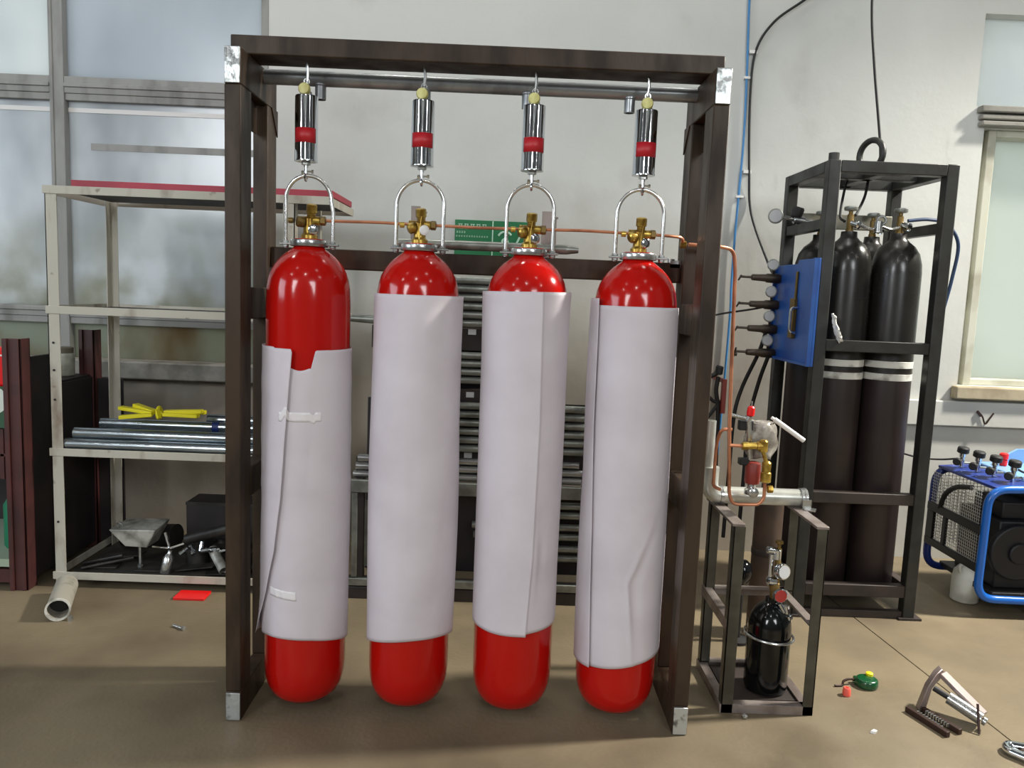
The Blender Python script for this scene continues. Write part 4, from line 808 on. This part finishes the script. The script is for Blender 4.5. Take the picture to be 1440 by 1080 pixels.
# ------------------------------------------------------------------ blue compressor on the right
def build_comp():
    t = thing('compressor', 'blue tube-framed compressor with wire guards at the right edge', 'compressor', (2.75, 1.28, 0))
    def loop(y, mm, r):
        P = arc([(2.75,y,.615),(2.315,y,.60),(2.31,y,.09),(3.25,y,.075),(3.25,y,.615),(2.75,y,.615)], .085, 8)
        return MB().tube(P[:-1], r, 14, False, True).out('frame_hoop', mm, t)
    loop(1.06, 'blue_tube', .0185); loop(1.50, 'blue_dark', .0185)
    m = MB(); m.hexa([(2.34,1.06,.598),(2.52,1.06,.612),(2.52,1.52,.612),(2.335,1.52,.598),(2.34,1.06,.612),(2.52,1.06,.626),(2.52,1.52,.626),(2.335,1.52,.612)]); m.out('top_plate', 'blue_dark', t, .003)
    box(2.52, 3.2, 1.03, 1.52, .612, .640).out('top_cover', 'blue_pale', t, .008)
    m = MB(); m.prism([(2.60,1.50,.64),(3.2,1.50,.64),(3.2,1.50,.74),(2.72,1.50,.71)], (0,.015,0)); m.out('rear_board', 'blue_pale', t)
    # side wire guard: crossing wires, joined
    m = MB(); x = 2.30
    for k in range(26): y = 1.09+.39*k/25; m.bar((x,y,.24), (x,y,.585), .0022, .0022)
    for k in range(24): z = .24+.345*k/23; m.bar((x-.001,1.08,z), (x-.001,1.49,z), .0022, .0022)
    o = m.out('wire_guard', 'mesh_grey', t, smooth=False); o['kind'] = 'stuff'
    m = MB()
    for k in range(34): xx = 2.34+.62*k/33; m.bar((xx,1.49,.22), (xx,1.49,.60), .0022, .0022)
    for k in range(22): z = .24+.36*k/21; m.bar((2.33,1.489,z), (3.0,1.489,z), .0022, .0022)
    o = m.out('wire_guard', 'mesh_grey', t, smooth=False); o['kind'] = 'stuff'
    m = MB(); m.box(2.288, 2.306, 1.06, 1.50, .39, .43); m.box(2.288, 2.306, 1.06, 1.50, .215, .25); m.box(2.290, 2.304, 1.33, 1.36, .25, .39); m.box(2.290, 2.304, 1.44, 1.50, .25, .39); m.out('side_bar', 'machine', t, .003)
    m = MB(); m.tube(spline([(2.296,1.40,.42),(2.294,1.36,.50),(2.296,1.28,.555),(2.298,1.16,.585)]), .012, 8); m.out('hose', 'rubber', t)
    m = MB(); m.box(2.42, 3.1, 1.12, 1.44, .12, .44); m.cyl((2.5,1.12,.30), (2.5,1.085,.30), .13, n=28); m.cyl((2.5,1.085,.30), (2.5,1.07,.30), .05, n=16); m.box(2.45, 2.75, 1.16, 1.38, .44, .52); m.out('pump_block', 'machine', t, .01)
    for k in range(7): m = MB(); m.box(2.60+.03*k, 2.607+.03*k, 1.10, 1.42, .45, .55); m.out('cooling_fin', 'machine', t)
    m = MB(); m.box(2.38, 3.2, 1.06, 1.50, .092, .12); m.out('base_tray', 'machine', t, .004)
    for x, y in ((2.62,1.10),(2.62,1.46),(3.15,1.10),(3.15,1.46)): MB().lathe([(.03,0),(.03,.02),(.02,.095)], (x,y,0), n=14).out('rubber_foot', 'rubber', t)
    for k, (x, y) in enumerate(((2.405,1.44),(2.425,1.34),(2.445,1.24),(2.47,1.14))):
        m = MB(); m.lathe([(.011,0),(.011,.05),(.015,.052),(.015,.07),(.009,.072)], (x,y,.622), n=10); m.cyl((x,y,.65), (x-.035,y-.02,.655), .009, n=8); m.cyl((x,y,.64), (x+.04,y,.64), .008, n=8); v = m.out('tap', 'chrome', t)
        m = MB(); m.lathe([(.020,0),(.027,.004),(.027,.026),(.022,.032),(.0,.032)], (x,y,.692), (.05,-.1,1), 14); m.out('tap_knob', 'rubber', v)
        m = MB(); m.lathe([(.014,0),(.019,.003),(.019,.022),(.015,.026)], (x-.035,y-.022,.655), (-.6,-.8,0), 12); m.out('side_knob', 'rubber', v)
    m = MB(); m.lathe([(.012,0),(.017,.004),(.017,.03),(.012,.034)], (2.60,1.42,.64), n=12); m.lathe([(.018,.034),(.020,.036),(.020,.06),(.014,.064)], (2.60,1.42,.64), n=12); lab(m.out('red_button', 'bright_red', t), 'red button')
    m = MB(); m.tube(spline([(2.16,1.55,.66),(2.24,1.52,.645),(2.33,1.50,.645),(2.40,1.46,.66)]), .005, 6); m.tube(spline([(2.47,1.14,.69),(2.53,1.15,.665),(2.62,1.2,.67)]), .005, 6); m.out('thin_cable', 'rubber', t)
build_comp()
j = thing('jug', 'white plastic jug on the floor under the blue compressor', 'jug', (2.37, 1.28, 0))
m = MB(); m.lathe([(.055,0),(.062,.006),(.063,.11),(.056,.15),(.034,.175),(.022,.185),(.022,.20),(.0,.20)], (2.385,1.27,0), n=20); m.out('body', 'jug', j)
m = MB(); m.tube(arc([(2.335,1.24,.15),(2.32,1.23,.185),(2.365,1.255,.19)], .02), .008, 8); m.out('handle', 'jug', j)

# ------------------------------------------------------------------ things on the floor
MATS['coupling'] = mat('coupling', (178,174,160), .5, .2, (140,136,124), 18, .5, .7)
t = thing('pipe_coupling', 'pale steel pipe sleeve lying on the floor before the cream shelf', 'pipe', (-1.70, .78, 0))
a, b = Vector((-1.658,.69,.0485)), Vector((-1.765,.95,.0485))
m = MB(); m.pipe(a, b, .045, .004, 28); m.out('barrel', 'coupling', t)
d = (a-b).normalized(); m = MB(); m.lathe([(.0475,-.003),(.0475,.004),(.0395,.004),(.0395,-.003)], a, d, 28, True); m.out('rim', 'cyl_white', t)
m = MB(); m.cyl(b+(a-b)*.70, b+(a-b)*.72, .0412, n=24); m.out('inner_shade_disc', 'rubber', t)  # added dark disc, stands for the shade inside the sleeve
m = MB(); m.box(-1.62, -1.605, .690, .705, 0, .02); m.out('weld_tab', 'zinc', t)
t = thing('tape_measure', 'green tape measure with a yellow button lying on the floor', 'tape measure', (1.49, .36, 0))
m = MB(); m.lathe([(.034,0),(.039,.003),(.040,.012),(.039,.026),(.034,.032),(.02,.034),(.0,.034)], (1.495,.37,0), n=32); m.box(1.455, 1.49, .372, .40, .0, .026); m.out('case', 'tape_green', t, .003)
m = MB(); m.lathe([(.013,0),(.013,.010),(.010,.012)], (1.512,.39,.032), n=14); lab(m.out('button', 'yellow', t), 'yellow button')
m = MB(); m.tube(spline([(1.458,.386,.014),(1.435,.378,.022),(1.41,.372,.016),(1.40,.362,.004),(1.372,.358,.004)]), .0045, 8); m.out('wrist_strap', 'tool_brown', t)
tag(MB().lathe([(.013,0),(.0145,.002),(.0135,.026),(.011,.030),(.006,.030),(.005,.022),(.0,.022)], (1.388,.296,0), n=18).out('bottle_cap', 'cap_red', None), 'small coral red plastic cap on the floor by the tape measure', 'cap')
# pipe clamp tool
t = thing('pipe_clamp', 'grey clamp tool with a toothed brown jaw lying on the floor', 'clamp', (1.64, .12, 0))
for a, b in (((1.556,.197,.010),(1.612,.036,.010)),((1.612,.196,.010),(1.664,.056,.010))):
    m = MB(); m.bar(a, b, .016, .02)
    d = (Vector(b)-Vector(a)); 
    m.out('jaw_bar', 'tool_brown', t, .002)
    m = MB()
    for k in range(9):
        p = Vector(a)+d*(.2+.07*k)+Vector((.011 if a[0] < 1.6 else -.011,0,.004)); m.bar(p-Vector((.005,.001,0)), p+Vector((.005,.001,0)), .005, .012)
    m.out('teeth', 'zinc', t)
m = MB(); m.prism([(1.600,.200,.0),(1.628,.205,.0),(1.640,.200,.085),(1.700,.230,.128),(1.690,.236,.14),(1.660,.215,.13),(1.622,.195,.09)], (.006,.034,0)); m.out('arm', 'tool_grey', t, .003)
m = MB(); m.bar((1.690,.235,.125), (1.775,.115,.040), .040, .016); m.out('spine', 'tool_grey', t, .003)
m = MB(); m.cyl((1.648,.205,.085), (1.688,.165,.068), .010, n=12); m.out('thread', 'rubber', t)
m = MB(); m.cyl((1.682,.170,.070), (1.755,.095,.036), .022, n=20); m.lathe([(.012,0),(.015,.002),(.015,.012),(.008,.014)], (1.757,.093,.035), (.68,-.7,-.3), 14); m.out('barrel', 'zinc', t)
m = MB(); m.cyl((1.742,.104,.085), (1.728,.058,.003), .0042, n=8); m.out('tommy_bar', 'tool_brown', t)
t = thing('chrome_clamp', 'shiny C-shaped clamp on the floor at the bottom right corner', 'clamp', (1.77, -.07, 0))
m = MB(); m.tube(arc([(1.815,-.035,.016),(1.768,-.020,.016),(1.750,-.052,.016),(1.81,-.125,.016),(1.85,-.17,.016)], .016), .0145, 12); m.out('body', 'chrome', t)
m = MB(); m.cyl((1.795,-.055,.014), (1.825,-.085,.014), .009, n=10); m.out('screw', 'tool_brown', t)
t = thing('bolt', 'small steel bolt on the floor left of the rack', 'bolt', (-1.15, .655, 0))
m = MB(); m.cyl((-1.185,.672,.007), (-1.14,.648,.006), .006, n=10); m.lathe([(.009,0),(.010,.001),(.010,.010),(.009,.011)], (-1.14,.648,.0085), (1,-.5,0), 6); m.out('shank', 'zinc', t)
t2 = tag(MB().box(-1.30, -1.165, .94, 1.03, 0, .012).out('red_tag', 'bright_red', None, .002), 'thin red plate on the floor under the cream shelf', 'plate')
tag(MB().lathe([(.006,0),(.010,.003),(.010,.009),(.006,.013)], (.965,.118,0), n=10).out('nut', 'zinc', None), 'small bright nut on the floor before the small stand', 'nut')
tag(MB().prism([(1.36,.05,0),(1.372,.044,0),(1.384,.052,0),(1.376,.062,0)], (.002,0,.008)).out('chip', 'plastic_white', None), 'tiny white chip on the floor, right, before the tape measure', 'chip')
